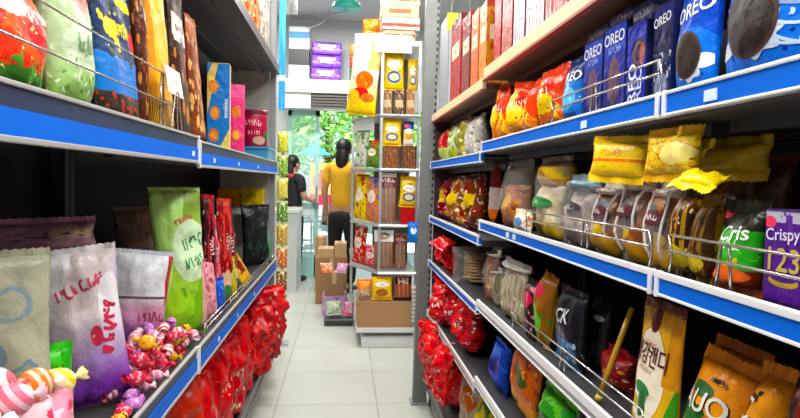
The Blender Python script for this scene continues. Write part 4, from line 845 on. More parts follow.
for zz in DZ: 
    s_ = shelf_poly(zz-.022, zz, PLX, 'shelf')
    bm = bmesh.new(); tube(bm, [(.235, -.004, zz-.01), (-.072, -.004, zz-.01), (-.294, .498, zz-.01)], .012, 6); obj('edge_strip', bm, STEEL, s_)
shelf_poly(2.42, 2.46, PLX, 'top_board')
obj('back_panel', boxbm(-.1, .55, .17, .22, .57, 2.42), mat('display_back', '8e867c', .6), t)
for (x, y, z0) in ((.228, .02, .17), (-.285, .51, .17), (-.07, .02, .6)): obj('upright', boxbm(x-.011, y-.011, z0, x+.011, y+.011, 2.46), STEEL, t)
def disp(px0, px1, ya, yb, Y, d, m, label, cat='snack bag', name='snack_bag', rz=0, ro=0, tilt=-.05, cart=False, zb=None, **k):
    p = hitY(px0, yb, Y); q = hitY(px1, ya, Y); z0 = p.z if zb is None else zb
    f = carton if cart else pouch
    return f(name, label, cat, (q.x-p.x)*(1 if cart else 1.1)/max(.5, math.cos(rz)), q.z-z0, d, m, ((p.x+q.x)/2, Y+d/2, z0), (0 if cart else tilt, ro, rz), **k)
def chips(c='f4d012', c2='f2a81a'): return D(c, ('n', 6, .6, c2), ('e', .5, .3, .34, .16, '3a6ac0'), ('e', .5, .3, .24, .1, 'e8dca0'), ('r', 0, .88, 1, 1, 'e8b81a'), rough=.25)
def chipbag(*a, **k):
    o = disp(*a, **k); w, h = _dims(o); patch(o, .5, .62, w*.36, h*.12, 'f6f2e6', 'printed_oval', .002); scrawl(o, .5, .62, h*.09, '8a6a2a', 5, off=.004); return o
# top: flat packs
fm = [D('e8c8a8', ('r', 0, .3, 1, .7, 'd87a4a'), ('n', 6, .6, 'f4e4d0')), D('f0dccc', ('r', 0, .2, 1, .5, 'c8584a'), ('n', 6, .62, 'e8a888')), D('e8b890', ('n', 6, .56, 'f0d8c0'), ('r', .2, .3, .8, .7, 'c87a5a'))]
for i, (ya, yb, lb) in enumerate(((26, 38, 'flat cream and orange pack at the bottom of the stack on the display top'), (13, 25, 'flat cream pack with a red band, second lowest on the display top'), (0, 12, 'flat tan pack near the top of the stack on the display top'), (-13, -1, 'flat cream pack uppermost on the display top'))):
    z0 = 2.46+i*.096; 
    o = carton('snack_box', lb, 'carton', .3, .092, .22, fm[i % 3], (.42+.01*(i % 2), DY+.14, z0), flap=False); scrawl(o, .5, .5, .03, '9a4a34', 6, 0, i)
for i, (px0, px1, ya, yb, c, lb) in enumerate(((361, 371, 12, 38, 'e8781c', 'orange snack bag at the upper left corner of the display'), (362, 371, -6, 11, 'd8a01c', 'gold snack bag on the left of the display top'))):
    p = hitY(366, 0, DY+.25)
    o = pouch('snack_bag', lb, 'snack bag', .14, .24, .07, D(c, ('n', 6, .56, 'f4b03a'), ('n', 9, .62, 'a8381a')), (.2+.015*i, DY+.3+.14*i, 2.462), (-.05, 0, -.3), cr=.2)
# strips of small packets hanging at the left corner
t = thing('packet_strip', 'hanging strip of small orange and green packets left of the display', 'packet strip', (.07, DY+.36, 1.98))
for k in range(5):
    c = ['e0782a', 'd8a030', '3a7a3a', 'c83a3a', 'e08a3a'][k]
    pouch('packet', None, None, .08, .095, .02, D(c, ('n', 5, .58, 'f0d8a0')), (0, 0, .02+k*.1), parent=t, seals='', nu=8, nv=8)
bm = bmesh.new(); tube(bm, [(0, .012, 0), (0, .012, .54)], .003); obj('strip', bm, WIRE, t)
# big white and yellow bag on the angled left side
p = hitY(367, 112, DY+.18); q = hitY(367, 30, DY+.18)
bigm = D('f4ecd8', ('g', .5, .15, 'f4d02a'), ('e', .6, .42, .3, .12, 'f07a2a'), ('e', .5, .26, .3, .07, 'e02a24'), ('e', .25, .2, .25, .1, 'e8b81a'), ('e', .75, .2, .2, .06, 'd8823a'), ('n', 7, .64, 'e8a83a', 0, .5), ('r', .7, .55, 1, .9, 'e8c080'), rough=.22)
o = pouch('snack_bag', 'large white and yellow snack bag on the angled side of the display', 'snack bag', .42, q.z-p.z, .09, bigm, (.12, DY+.2, 1.885), (-.02, .14, -.85), cr=.14, nu=20, nv=26)
# white header card
o = disp(373, 414, 36, 46, DY-.012, .008, mat('white_card', 'f2f2ee', .4), 'white header card on the front edge of the display top', 'card', 'header_card', cart=True, flap=False, zb=2.36)
chipbag(383, 406, 48, 84, DY+.04, .07, chips(), 'yellow crisp bag with a white oval on the upper display shelf', 'crisp bag', 'crisp_bag', zb=2.075)
chipbag(407.5, 419, 58, 84, DY+.05, .06, chips('f0cc1a', 'e8e0d0'), 'narrow yellow crisp bag beside the post on the upper display shelf', 'crisp bag', 'crisp_bag', zb=2.075)
for i, (a, b, lb) in enumerate(((382.5, 393, 'brown box under the yellow crisp bag on the display'), (394, 405, 'dark brown box in the middle under the crisp bags'), (406, 416, 'brown box under the narrow crisp bag by the post'))):
    disp(a, b, 90, 100, DY+.02, .12, D(['7a5a3c', '4a3428', '8a6448'][i], ('n', 6, .58, 'b89a70'), ('r', .1, .3, .9, .6, 'c0a888')), lb, 'carton', 'snack_box', cart=True, zb=1.882)
chipbag(381.5, 403, 118, 145, DY+.03, .06, chips('f2cc14'), 'yellow crisp bag with a white oval on the second display shelf', 'crisp bag', 'crisp_bag', zb=1.628)
chipbag(403, 415, 121, 144, DY+.03, .06, D('ead070', ('r', 0, .7, 1, 1, '2a4ab0'), ('e', .3, .88, .25, .1, 'e0502a'), ('r', 0, 0, 1, .25, 'e8e4dc'), ('e', .5, .4, .34, .18, 'd8a040')), 'blue, yellow and white snack bag beside the post on the second shelf', 'crisp bag', 'crisp_bag', zb=1.628)
for i, (a, b, lb) in enumerate(((382.5, 400, 'low brown box under the yellow crisp bag on the second display shelf'), (401.5, 418, 'low brown box under the blue and white bag on the second display shelf'))):
    disp(a, b, 146, 163, DY+.015, .12, D(['6a4224', '503222'][i], ('s', 5, 0, .3, '8a5a30'), ('n', 7, .6, '9a7a50')), lb, 'carton', 'snack_box', cart=True, zb=1.452)
def sausage(lb, a, b, ya, yb, zb, hc):
    p = hitY(a, yb, DY+.02); q = hitY(b, ya, DY+.02); w = q.x-p.x; h = q.z-zb
    t = thing('sausage_pack', lb, 'sausage pack', ((p.x+q.x)/2, DY+.06, zb), (-.04, 0, 0)); n = max(3, int(w/.03)); sm = mat('sausage_brown', '9a5a2c', .35, var=.3, bscale=30)
    for k in range(n):
        x = -w/2+w*(k+.5)/n; bm = bmesh.new(); r = w/n*.46; tube(bm, [(x, 0, .008), (x, 0, .02), (x, 0, h*.68), (x, 0, h*.7)], [r*.5, r, r, r*.5], 10); obj('sausage', bm, sm, t, smooth=True)
    pouch('film', None, None, w, h, .05, CLEAR, parent=t, seals='tb', nu=10, nv=12)
    c = carton('header', None, None, w*1.02, h*.28, .012, hc, (0, -.012, h*.7), parent=t, flap=False); scrawl(c, .5, .5, h*.1, 'f2e6dc', 4)
sausage('brown sausage pack with a maroon and white header on the third display shelf', 380.5, 397, 172, 206, 1.002, D('6a1c24', ('r', 0, .7, 1, 1, 'd8ccc4'), ('n', 7, .62, 'c89a90')))
chipbag(398, 419, 176, 208, DY+.04, .07, chips('ecc81a', '8a5a1a'), 'yellow crisp bag tilted beside the sausage pack', 'crisp bag', 'crisp_bag', ro=.06, zb=1.136)
disp(399, 418, 208, 222, DY+.02, .1, D('a8141c', ('n', 6, .58, 'd0342c')), 'low dark red box under the tilted yellow crisp bag', 'carton', 'snack_box', cart=True, zb=1.002)
sausage('hanging bundle of brown sausages with a green and white header, left', 374, 394, 230, 272, .625, D('e4e2dc', ('e', .5, .5, .3, .3, '2a6a3a'), ('e', .5, .4, .2, .16, 'c82a2a')))
sausage('hanging bundle of brown sausages on the right by the blue bag', 395, 407, 234, 272, .625, D('7a2a1c', ('n', 6, .6, 'c8a08a')))
hp = disp(408, 419, 222, 246, DY-.075, .04, D('1f7ac8', ('e', .5, .6, .3, .2, 'd8e8f4'), ('n', 6, .6, '1a5aa0')), 'small blue packet in front of the sausage bundle beside the post', zb=.86, name='hanging_packet')
bm = bmesh.new(); tube(bm, [(0, 0, .135), (0, 0, .165), (0, .06, .17)], .003); obj('hook', bm, WIRE, hp)
# bottom tray goods
o = disp(372, 392, 277, 305, DY+.0, .06, D('f2c814', ('e', .5, .3, .3, .2, 'a86a2a'), ('n', 6, .64, 'e8a01a')), 'yellow pouch with a white oval standing in the cardboard tray', zb=.385); w, h = _dims(o); patch(o, .5, .7, w*.36, h*.13, 'f4f0e4', 'printed_oval', .002); scrawl(o, .5, .7, h*.09, '6a5a2a', 4, off=.004)
o = disp(394.5, 412, 276, 312, DY-.01, .06, D('9a5438', ('r', 0, .68, 1, 1, '241a1c'), ('s', 4, .2, .3, 'b87a5a'), ('r', 0, 0, 1, .06, '241a1c')), 'dark-topped brown meat snack pack beside the yellow pouch', zb=.385); scrawl(o, .5, .78, .03, 'e8d8d0', 4)
o = disp(357, 371, 280, 305, DY+.02, .08, D('f08a14', ('r', 0, 0, 1, .5, 'c8b8a0'), ('n', 7, .58, '8a5a3a', 0, .5)), 'orange-topped snack bag at the left end of the cardboard tray', zb=.385)
t = thing('cardboard_tray', 'open brown cardboard tray on the bottom of the display', 'tray', (.345, DY+.09, .1712))
bm = bmesh.new(); box(bm, -.225, -.1, 0, .225, .16, .205, bev=.003); obj('body', bm, CARD, t)
bm = bmesh.new(); box(bm, -.225, -.105, .0, .225, -.1, .212); obj('front_flap', bm, CARD, t)
o = disp(411, 417, 285, 326, DY-.04, .02, D('c8ccc8', ('s', 0, 9, .4, '7a9a8a'), ('n', 6, .6, 'd86a5a')), 'narrow pale packet strip hanging at the right of the cardboard tray', zb=.19)
# angled left side of the display
L = [(353, 364, 174, 204, 1.01, 'e8d020', 'c83a2a', 'yellow snack bag on the angled left side, third display shelf'), (364.5, 378, 176, 214, 1.01, 'e8902a', '2a6ac0', 'orange and red snack bag on the angled left side, third display shelf'), (353, 364, 130, 158, 1.46, 'dcdcd0', '3a8a3a', 'white and green snack bag on the angled left side, second display shelf'), (365, 378, 140, 164, 1.46, '3a8a3a', 'd8402a', 'green and red snack bag on the angled left side, second display shelf'), (354, 365, 225, 262, .63, 'd0241c', 'f0d0c0', 'red snack bag on the angled left side, fourth display shelf'), (366, 377, 245, 280, .63, 'e04a6a', 'f4c8d0', 'pink snack bag on the angled left side, fourth display shelf')]
for i, (a, b, ya, yb, zb, c1, c2, lb) in enumerate(L):
    far = i % 2 == 0; x, y = (.135, DY+.4) if far else (.235, DY+.19)
    q = hitY((a+b)/2, ya, y); w = .19
    o = pouch('snack_bag', lb, 'snack bag', w, max(.12, q.z-zb), .06, D(c1, ('n', 5, .56, c2), ('e', .5, .55, .3, .16, 'f2ead8'), ('n', 8, .66, 'f0c83a')), (x, y, zb), (-.08, .03, -1.0), cr=.2); scrawl(o, .5, .55, .025, c1, 4)

# ------------------------------------------------------------------ far end of the shop
# lit white air curtain over the doorway with the goods on it
p0 = hitY(286, 90, 7.75); p1 = hitY(349, 82, 7.75)
t = thing('air_curtain', 'long white air curtain unit mounted above the shop doorway', 'air curtain', (0, 7.75, 0))
obj('housing', boxbm(p0.x, -.12, p0.z-.04, p1.x+.02, .24, p1.z, bev=.02), WHITE, t)
g0 = hitY(311, 109, 7.75); g1 = hitY(347, 93, 7.75)
obj('lower_box', boxbm(p0.x, -.08, g0.z, p1.x, .2, p0.z-.04), mat('off_white', 'd8dad8', .5), t)
bm = bmesh.new(); n = 6
for k in range(n): box(bm, g0.x, -.1, g0.z+(g1.z-g0.z)*k/n, g1.x, -.082, g0.z+(g1.z-g0.z)*(k+.6)/n)
gr = obj('grille', bm, mat('vent_dark', '5a5650', .5), t); obj('grille_recess', boxbm(g0.x, -.085, g0.z, g1.x, -.079, g1.z), mat('vent_black', '2a2826', .6), t)
TOPZ = p1.z+.002
pm = D('8a5ac0', ('r', 0, .3, 1, .5, 'b08ae0'), ('n', 5, .58, '6a3aa0'), ('r', .2, .55, .8, .8, 'c8b0ec'), rough=.2)
ps = [(311, 341, 71, 82), (312, 341, 58, 70), (313, 340, 46, 57)]
pl = ['purple tissue pack at the bottom of the stack over the doorway', 'purple tissue pack in the middle of the stack over the doorway', 'purple tissue pack on top of the stack over the doorway']
ph = .165
for i in range(3):
    a = hitY(ps[i][0], 60, 7.75); b = hitY(ps[i][1], 60, 7.75)
    if i == 0:
        tp = thing('tissue_pack', pl[0], 'tissue pack', ((a.x+b.x)/2, 7.8, TOPZ), (0, 0, 0), 'purple tissue packs over the doorway'); w = b.x-a.x
        bm = bmesh.new(); box(bm, -w/2, -.1, 0, w/2, .1, ph, bev=.03); uvl = bm.loops.layers.uv.verify()
        for f in bm.faces:
            for l in f.loops: l[uvl].uv = (l.vert.co.x/w+.5, l.vert.co.z/ph)
        obj('pack', bm, pm, tp, smooth=False)
        bm = bmesh.new(); box(bm, -w*.2, -.103, ph*.35, w*.2, -.099, ph*.7); obj('label', bm, ink('d4c4f0'), tp)
    else: dup(tp, ((a.x+b.x)/2, 7.8, TOPZ+i*(ph+.002)), (0, 0, .04*i), pl[i])
a = hitY(288, 62, 7.75); b = hitY(311, 28, 7.75)
t = thing('appliance_box', 'white and black box with a blue band beside the purple tissue packs', 'box', ((a.x+b.x)/2, 7.8, TOPZ)); w = b.x-a.x-.02; H = b.z-TOPZ
obj('lower_part', boxbm(-w/2, -.09, 0, w/2, .1, H*.28, bev=.004), WHITE, t); obj('dark_panel', boxbm(-w/2, -.1, H*.28, w/2, .1, H*.58, bev=.003), mat('box_black', '16181c', .4), t); up = obj('upper_part', boxbm(-w/2, -.1, H*.58, w/2, .1, H, bev=.004), WHITE, t)
obj('blue_band', boxbm(-w/2, -.104, H*.78, w/2, -.1, H*.9), ink('3a9ad0'), t)
bm = bmesh.new(); tube(bm, [hitY(308, 36, 7.9)]+[hitY(318+i*3, 33-3*i+math.sin(i)*2, 7.9) for i in range(5)]+[hitY(332, 22, 7.95), hitY(350, 20, 7.95)], .008, 6); tag(obj('cable', bm, mat('grey_cable', '9a9c9c', .5)), 'grey cable looping along the wall above the purple tissue packs', 'cable', kind='thing')
# ceiling tube light + teal pendant
def tube_light(y, label, x=-.1, L_=1.2, power=60, zz=CEIL-.03):
    t = thing('tube_light', label, 'light', (x, y, zz))
    obj('housing', boxbm(-L_/2, -.05, 0, L_/2, .05, .03, bev=.004), WHITE, t)
    bm = bmesh.new(); tube(bm, [(-L_/2+.02, 0, -.02), (L_/2-.02, 0, -.02)], .013, 10); obj('tube', bm, mat('lit_tube', 'fdfdf4', .5, 0, 6), t, smooth=True)
    for k in (-1, 1): obj('end_cap', boxbm(k*(L_/2-.02)-.012, -.018, -.036, k*(L_/2-.02)+.012, .018, 0), mat('cap_white', 'e0e0dc', .5), t)
    la = bpy.data.lights.new('tube_glow', 'AREA'); la.shape = 'RECTANGLE'; la.size = L_; la.size_y = .12; la.energy = power; la.color = (1, .985, .95)
    lo = bpy.data.objects.new('tube_glow', la); COL.objects.link(lo); lo.parent = t; lo.location = (0, 0, -.06)
    return t
tube_light(6.6, 'white tube light on the ceiling near the doorway', -.35, 1.2, 75)
tube_light(4.4, 'white tube light on the ceiling over the middle of the aisle', 0, 1.2, 58)
tube_light(2.3, 'white tube light on the ceiling over the near shelves', 0, 1.2, 50)
tube_light(.4, 'white tube light on the ceiling above the camera position', 0, 1.2, 36)
tube_light(-1.0, 'added unseen fill lamp, built as a tube light, behind the camera position', 0, 1.2, 70)  # added out of view to brighten goods that face the camera
tube_light(.7, 'added unseen fill lamp, built as a tube light, beyond the left shelves, near end', -1.45, .9, 75)  # unseen side lamps, added to throw frontal light on the right-hand goods
tube_light(2.6, 'added unseen fill lamp, built as a tube light, beyond the left shelves, far end', -1.45, .9, 75)
tube_light(.7, 'added unseen fill lamp, built as a tube light, beyond the right shelves, near end', 1.55, .9, 75)  # matching unseen pair, added as frontal fill for the left-hand goods
tube_light(2.6, 'added unseen fill lamp, built as a tube light, beyond the right shelves, far end', 1.55, .9, 75)
p = hitY(347, 9, 6.0)
t = thing('pendant_lamp', 'teal dome lamp hanging from the ceiling near the doorway', 'lamp', (p.x, 6.0, p.z))
bm = bmesh.new(); lathe(bm, [(.15, 0), (.155, .006), (.13, .05), (.07, .1), (.025, .12)], 28); obj('lamp_shade', bm, mat('teal_enamel', '22a898', .3), t, smooth=True)
bm = bmesh.new(); tube(bm, [(0, 0, .12), (0, 0, CEIL-p.z)], .006); obj('cord', bm, WIRE, t); bm = bmesh.new(); lathe(bm, [(.02, -.0), (.035, .02), (.03, .06)], 14); obj('bulb', bm, WHITE, t)
# left: tall pale blue panel, strips of packets
a = hitY(278.5, 110, 4.9); b = hitY(286, 0, 4.9)
o = carton('banner', 'tall light blue banner just beyond the left shelf run', 'banner', b.x-a.x, 3.1-a.z, .02, D('4aa8e0', ('n', 3, .56, '7ac4ee'), ('r', 0, .2, 1, .24, 'd8eef8'), bump=0), ((a.x+b.x)/2, 4.9, a.z), flap=False)
bm = bmesh.new(); tube(bm, [(0, 0, 3.095-a.z), (0, 0, CEIL-a.z)], .003); obj('cord', bm, WIRE, o)
p = hitY(290, 14, 6.2); hb = pouch('hanging_bag', 'white plastic bag hanging from the ceiling above the doorway', 'bag', .2, .34, .14, D('e4e6e6', ('n', 5, .56, 'c8cccc')), (p.x-.02, 6.2, p.z), (0, 0, .1), cr=.3)
bm = bmesh.new(); tube(bm, [(0, 0, .33), (0, 0, CEIL-p.z)], .003); obj('cord', bm, WIRE, hb)
t = thing('packet_rack', 'narrow rack of yellow-green packets at the end of the left shelves', 'packet rack', (-.49, 4.72, 0))
obj('pole', boxbm(-.012, .03, 0, .012, .05, 1.75), STEEL, t); obj('foot', boxbm(-.06, -.03, 0, .06, .1, .015), STEEL, t)
cs = ['c8c830', '7aa83a', 'e0d05a', '5a8a3a', 'c8a03a', 'd87a4a', '8a5a3a', 'b88a5a']
for k in range(8): pouch('packet', None, None, .09, .17, .03, D(cs[k], ('n', 5, .56, 'e8e4b0'), ('n', 8, .64, '4a6a2a')), (0, 0, 1.56-k*.185), parent=t, seals='t', nu=8, nv=10)

# cardboard boxes on the floor by the display
def cbox(x0, x1, y, d, z0, z1, lb, m=CARD, rz=0):
    t = thing('cardboard_box', lb, 'cardboard box', ((x0+x1)/2, y+d/2, z0), (0, 0, rz)); w = x1-x0; h = z1-z0
    obj('body', boxbm(-w/2, -d/2, 0, w/2, d/2, h-.012, bev=.004), m, t)
    obj('flap', boxbm(-w/2, -d/2, h-.0119, -.004, d/2, h-.004), m, t); obj('flap', boxbm(.004, -d/2, h-.0119, w/2, d/2, h-.004), m, t)
    obj('tape', boxbm(-.025, -d/2-.001, h-.1, .025, d/2+.001, h-.0035), mat('tape_tan', 'c8a878', .3), t); return t
cbox(-.29, .05, 6.3, .36, 0, .5, 'large brown cardboard box on the floor left of the display')
cbox(-.27, -.1, 6.33, .3, .5, .6, 'flat cardboard carton on the left of the large brown box', mat('card_pale', 'c8a478', .8))
cbox(-.09, .04, 6.33, .3, .5, .66, 'small tan carton on the right of the large brown box', mat('card_tan', 'd0a878', .8))
cbox(-.19, .03, 5.72, .3, .2, .42, 'smaller brown cardboard box in front of the large one', mat('card_dark', '9a7450', .8))
o = carton('carton', 'lilac carton under the smaller cardboard box', 'carton', .23, .198, .3, D('c8a0c8', ('r', 0, .3, 1, .6, 'd8b8d8'), ('n', 5, .6, 'a878b0')), (-.08, 5.87, 0), flap=False)
pouch('snack_bag', 'orange and white snack bag lying on the smaller cardboard box', 'snack bag', .14, .17, .07, D('e88a3a', ('n', 5, .54, 'f0e0d0')), (-.14, 5.78, .425), (-1.1, 0, .2), cr=.2)
pouch('snack_bag', 'lilac and pink snack bag lying on the smaller cardboard box', 'snack bag', .14, .17, .07, D('d0a8d0', ('n', 5, .54, 'd8506a'), ('n', 7, .6, 'f0e8e8')), (-.02, 5.78, .425), (-1.1, 0, -.2), cr=.2)
t = thing('crate', 'low dark grey crate on the floor before the lilac carton', 'crate', (-.03, 5.45, 0)); obj('body', boxbm(-.13, -.12, 0, .13, .12, .05, bev=.004), mat('crate_dark', '3a3c3c', .5), t); obj('rim', boxbm(-.137, -.127, .046, .137, .127, .056, bev=.002), mat('crate_rim', '565a58', .5), t)
pouch('snack_bag', 'pale green bag lying in the low dark crate', 'snack bag', .15, .18, .09, D('b8c4ac', ('n', 5, .56, '8a9a80')), (-.07, 5.38, .09), (-.9, 0, .1), cr=.25)
pouch('snack_bag', 'pink bag lying in the low dark crate', 'snack bag', .09, .16, .07, D('e880a0', ('n', 5, .58, 'f4b8c8')), (.06, 5.4, .08), (-.8, 0, -.1), cr=.25)
cbox(-.33, -.2, 7.0, .3, 0, .66, 'tall narrow cardboard box behind the large brown box', mat('card_tall', 'b88a58', .8))
# counter at the left of the doorway
t = thing('counter', 'pale grey checkout counter left of the doorway', 'counter', (-.64, 6.9, 0))
obj('body', boxbm(-.3, 0, 0, .1, .7, .95, bev=.004), mat('counter_grey', 'c4c8c4', .5), t); obj('counter_top', boxbm(-.32, -.02, .95, .12, .72, .99, bev=.004), mat('counter_top', 'd8dad6', .3), t)
# ------------------------------------------------------------------ people
def skin(name, verts, edges, radii, m, parent, sub=2):
    me = bpy.data.meshes.new(name); me.from_pydata(verts, edges, []); o = bpy.data.objects.new(name, me); COL.objects.link(o)
    mo = o.modifiers.new('s', 'SKIN'); mo.use_smooth_shade = True
    for i, r in enumerate(radii):
        sv = me.skin_vertices[0].data[i]; sv.radius = r if isinstance(r, tuple) else (r, r); sv.use_root = (i == 0)
    sb = o.modifiers.new('b', 'SUBSURF'); sb.levels = sub; sb.render_levels = sub
    bpy.context.view_layer.update(); dg = bpy.context.evaluated_depsgraph_get()
    me2 = bpy.data.meshes.new_from_object(o.evaluated_get(dg)); me2.materials.clear(); me2.materials.append(m)
    o.modifiers.clear(); o.data = me2; o.parent = parent; return o
def blob(name, c, r, m, parent, sq=1.0):
    bm = bmesh.new(); bmesh.ops.create_uvsphere(bm, u_segments=18, v_segments=12, radius=1)
    for v in bm.verts: v.co = Vector((c[0]+v.co.x*r[0], c[1]+v.co.y*r[1], c[2]+v.co.z*r[2]))
    return obj(name, bm, m, parent, smooth=True)
def person(label, loc, rz, sc, top, pants, hairlen, hairc='0d0b0c', arms='down', tall=True):
    t = thing('person', label, 'person', loc, (0, 0, rz)); t.scale = (sc,)*3
    SK = mat('skin_tone', 'c08a68', .5)
    # y- is front. joints (metres, 1.7 m figure)
    V = [(0, 0, .95), (0, 0, 1.1), (0, .01, 1.28), (0, .01, 1.4), (0, .005, 1.47), (0, -.01, 1.55), (0, -.01, 1.63)]
    E = [(i, i+1) for i in range(6)]; Rr = [(.14, .1), (.125, .09), (.15, .095), (.11, .07), (.05, .05), (.072, .085), (.06, .075)]
    for s in (-1, 1):
        b = len(V)
        if arms == 'down': A = [(s*.17, .01, 1.39), (s*.22, .03, 1.15), (s*.23, -.05, .93), (s*.22, -.07, .85)]
        else: A = [(s*.17, .01, 1.39), (s*.23, .0, 1.15), (s*.14, -.22, 1.1), (s*.1, -.3, 1.12)]
        V += A; E += [(3, b), (b, b+1), (b+1, b+2), (b+2, b+3)]; Rr += [.055, .043, .032, (.036, .02)]
        hnd = Vector(A[3]); dirv = (Vector(A[3])-Vector(A[2])).normalized(); sd = Vector((0, 1, 0)) if arms == 'down' else Vector((1, 0, 0))
        for k in range(4):
            i = len(V); ln = (.07, .08, .075, .06)[k]; a = hnd+sd*((k-1.5)*.017)+dirv*.02
            V += [tuple(a+dirv*.035), tuple(a+dirv*(.035+ln*.6)+Vector((-s*.008, 0, 0)))]; E += [(b+3, i), (i, i+1)]; Rr += [.009, .008]
        i = len(V); a = hnd-sd*.03; V += [tuple(a+dirv*.01-sd*.008), tuple(a+dirv*.045-sd*.016)]; E += [(b+3, i), (i, i+1)]; Rr += [.011, .009]
        b = len(V); V += [(s*.09, 0, .9), (s*.1, -.01, .5), (s*.1, .02, .1), (s*.1, -.06, .04), (s*.105, -.14, .03)]; E += [(0, b), (b, b+1), (b+1, b+2), (b+2, b+3), (b+3, b+4)]; Rr += [.085, .055, .038, (.035, .03), (.035, .022)]
    skin('body', V, E, Rr, SK, t)
    T = mat('cloth_'+top, top, .8, bump=.2, bscale=30); Pn = mat('cloth_'+pants, pants, .8)
    V = [(0, 0, .9), (0, 0, 1.1), (0, .01, 1.28), (0, .01, 1.41)]; E = [(0, 1), (1, 2), (2, 3)]; Rr = [(.165, .125), (.15, .112), (.172, .115), (.12, .085)]
    for s in (-1, 1):
        b = len(V); V += [(s*.18, .01, 1.39), (s*.215, .022, 1.2)]; E += [(3, b), (b, b+1)]; Rr += [.07, .062]
    skin('shirt', V, E, Rr, T, t)
    V = [(0, 0, .95), (0, 0, .88)]; E = [(0, 1)]; Rr = [(.155, .118), (.15, .115)]
    for s in (-1, 1):
        b = len(V); V += [(s*.092, 0, .8), (s*.1, -.01, .5), (s*.1, .015, .09)]; E += [(1, b), (b, b+1), (b+1, b+2)]; Rr += [.1, .075, .062]
    skin('trousers', V, E, Rr, Pn, t)
    H = mat('dark_hair', hairc, .5)
    blob('hair', (0, .012, 1.625), (.088, .1, .1), H, t)
    if hairlen: blob('hair', (0, .07, 1.5), (.075, .05, .15), H, t)
    for s in (-1, 1): 
        blob('shoe', (s*.1, -.05, .035), (.048, .13, .042), mat('shoe_dark', '1c1a1a', .5), t); blob('ear', (s*.08, -.005, 1.58), (.012, .02, .03), SK, t); blob('eye', (s*.03, -.088, 1.6), (.012, .008, .008), mat('eye_dark', '141010', .3), t)
    blob('nose', (0, -.1, 1.57), (.012, .018, .024), SK, t); blob('mouth', (0, -.09, 1.53), (.024, .008, .007), mat('lip', '8a4a44', .5), t)
    return t
p = hitY(343.5, 200, 6.95)
person('person in a yellow top and black trousers standing by the doorway, back turned', (p.x, 6.95, 0), PI*.88, 1.07, 'e0a818', '0e0d10', True)
p = hitY(295, 180, 7.35)
t = person('dark-haired person in black with a white and red scarf behind the counter', (p.x-.06, 7.76, 0), PI*.75, .97, '14141a', '16161c', True, '121418', arms='fwd')
V = [(.02*math.cos(a)*5, .01+.02*math.sin(a)*4.2, 1.43+.03*math.sin(a+1)) for a in [k*2*PI/14 for k in range(15)]]
bm = bmesh.new(); tube(bm, V, .036, 8); obj('scarf', bm, D('e8e4e4', ('s', 6, 3, .35, 'c84a5a')), t, smooth=True)

# ------------------------------------------------------------------ outdoors
def tree(x, y, h, cr, c1, c2, lb, n=1500, sd=1):
    t = thing('tree', lb, 'tree', (x, y, -.005)); rn = random.Random(sd)
    bm = bmesh.new(); tube(bm, [(0, 0, 0), (.05, 0, h*.3), (0, .05, h*.6), (.1, 0, h*.85)], [.16, .13, .09, .03], 10)
    for k in range(5): a = k*1.3; tube(bm, [(0, 0, h*(.35+.08*k)), (cr*.5*math.cos(a), cr*.5*math.sin(a), h*(.5+.09*k))], [.06, .02], 6)
    obj('trunk', bm, mat('bark', '5a4a3a', .9, bump=.3), t)
    bm = bmesh.new()
    for i in range(n):
        d = Vector((rn.gauss(0, 1), rn.gauss(0, 1), rn.gauss(0, 1))).normalized(); c = Vector((0, 0, h*.62))+Vector((d.x*cr, d.y*cr, d.z*h*.36))*rn.uniform(.35, 1)**.6
        a = Vector((rn.uniform(-1, 1), rn.uniform(-1, 1), rn.uniform(-.6, .6))).normalized()*rn.uniform(.1, .2); b = a.cross(Vector((rn.uniform(-1, 1), rn.uniform(-1, 1), 1))).normalized()*a.length*.42
        bm.faces.new([bm.verts.new(c-a), bm.verts.new(c+b), bm.verts.new(c+a), bm.verts.new(c-b)])
    obj('foliage', bm, mat('leaf_'+c1, c1, .5, var=.35, bscale=1.5), t)
tree(-1.75, 13.3, 4.6, 1.25, 'a0e060', 0, 'bright leafy tree outside the doorway, left', sd=2)
tree(1.0, 14, 4.9, 1.3, 'a8e860', 0, 'bright leafy tree outside the doorway, behind the person in yellow', sd=3)
tree(-.5, 17.6, 5.4, 2.0, '8ad05a', 0, 'darker leafy tree furthest outside the doorway', sd=4)
t = thing('parasol', 'cyan parasol outside the doorway beside the person in yellow', 'parasol', (-.58, 11.5, -.005))
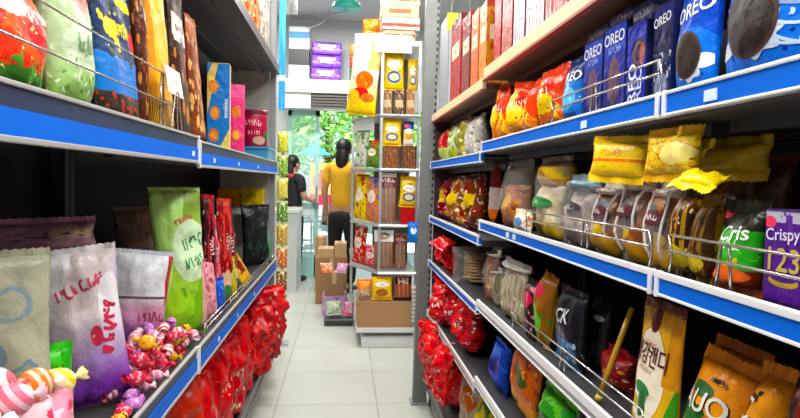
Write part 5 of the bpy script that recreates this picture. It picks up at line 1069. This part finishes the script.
bm = bmesh.new(); n = 8; top = bm.verts.new((0, 0, 2.05)); rg = [bm.verts.new((.3*math.cos(k*2*PI/n), .3*math.sin(k*2*PI/n), 1.85)) for k in range(n)]; r2 = [bm.verts.new((v.co.x, v.co.y, 1.84)) for v in rg]; t2 = bm.verts.new((0, 0, 2.03))
for k in range(n): bm.faces.new((top, rg[k], rg[(k+1) % n])); bm.faces.new((t2, r2[(k+1) % n], r2[k])); bm.faces.new((rg[k], r2[k], r2[(k+1) % n], rg[(k+1) % n]))
obj('canopy', bm, mat('cyan_cloth', '38b8dc', .6), t); bm = bmesh.new(); tube(bm, [(0, 0, 0), (0, 0, 2.03)], .018); obj('pole', bm, STEEL, t); bm = bmesh.new(); lathe(bm, [(.2, 0), (.2, .05), (.03, .08)], 20); obj('base', bm, WHITE, t)
t = thing('notice_board', 'orange and pink notice board outside the doorway', 'notice board', (-.42, 10.5, -.005))
o = carton('board', None, None, .36, .75, .03, D('f0a878', ('e', .5, .6, .4, .25, 'e87a7a'), ('r', 0, 0, 1, .25, 'c83a58'), ('e', .25, .8, .2, .12, 'e8d83a')), (0, 0, .9), parent=t, flap=False)
for k in (-.15, .15): obj('leg', boxbm(k-.015, -.01, 0, k+.015, .01, .9), STEEL, t)

settle(); fit()
# ------------------------------------------------------------------ light
w = bpy.data.worlds.new('world'); SC.world = w; w.use_nodes = True; nt = w.node_tree
bg = nt.nodes['Background']; sk = nt.nodes.new('ShaderNodeTexSky'); sk.sky_type = 'HOSEK_WILKIE'; sk.turbidity = 4; sk.sun_direction = (.3, .5, .75)
nt.links.new(sk.outputs[0], bg.inputs[0]); bg.inputs[1].default_value = 5
sun = bpy.data.lights.new('sun', 'SUN'); sun.energy = 14; sun.angle = .02; so = bpy.data.objects.new('sun', sun); COL.objects.link(so); so.rotation_euler = (R(38), R(12), 0)
vs = SC.view_settings; vs.view_transform = 'Standard'; vs.look = 'None'; vs.gamma = 1; vs.use_curve_mapping = False; vs.exposure = 0.03
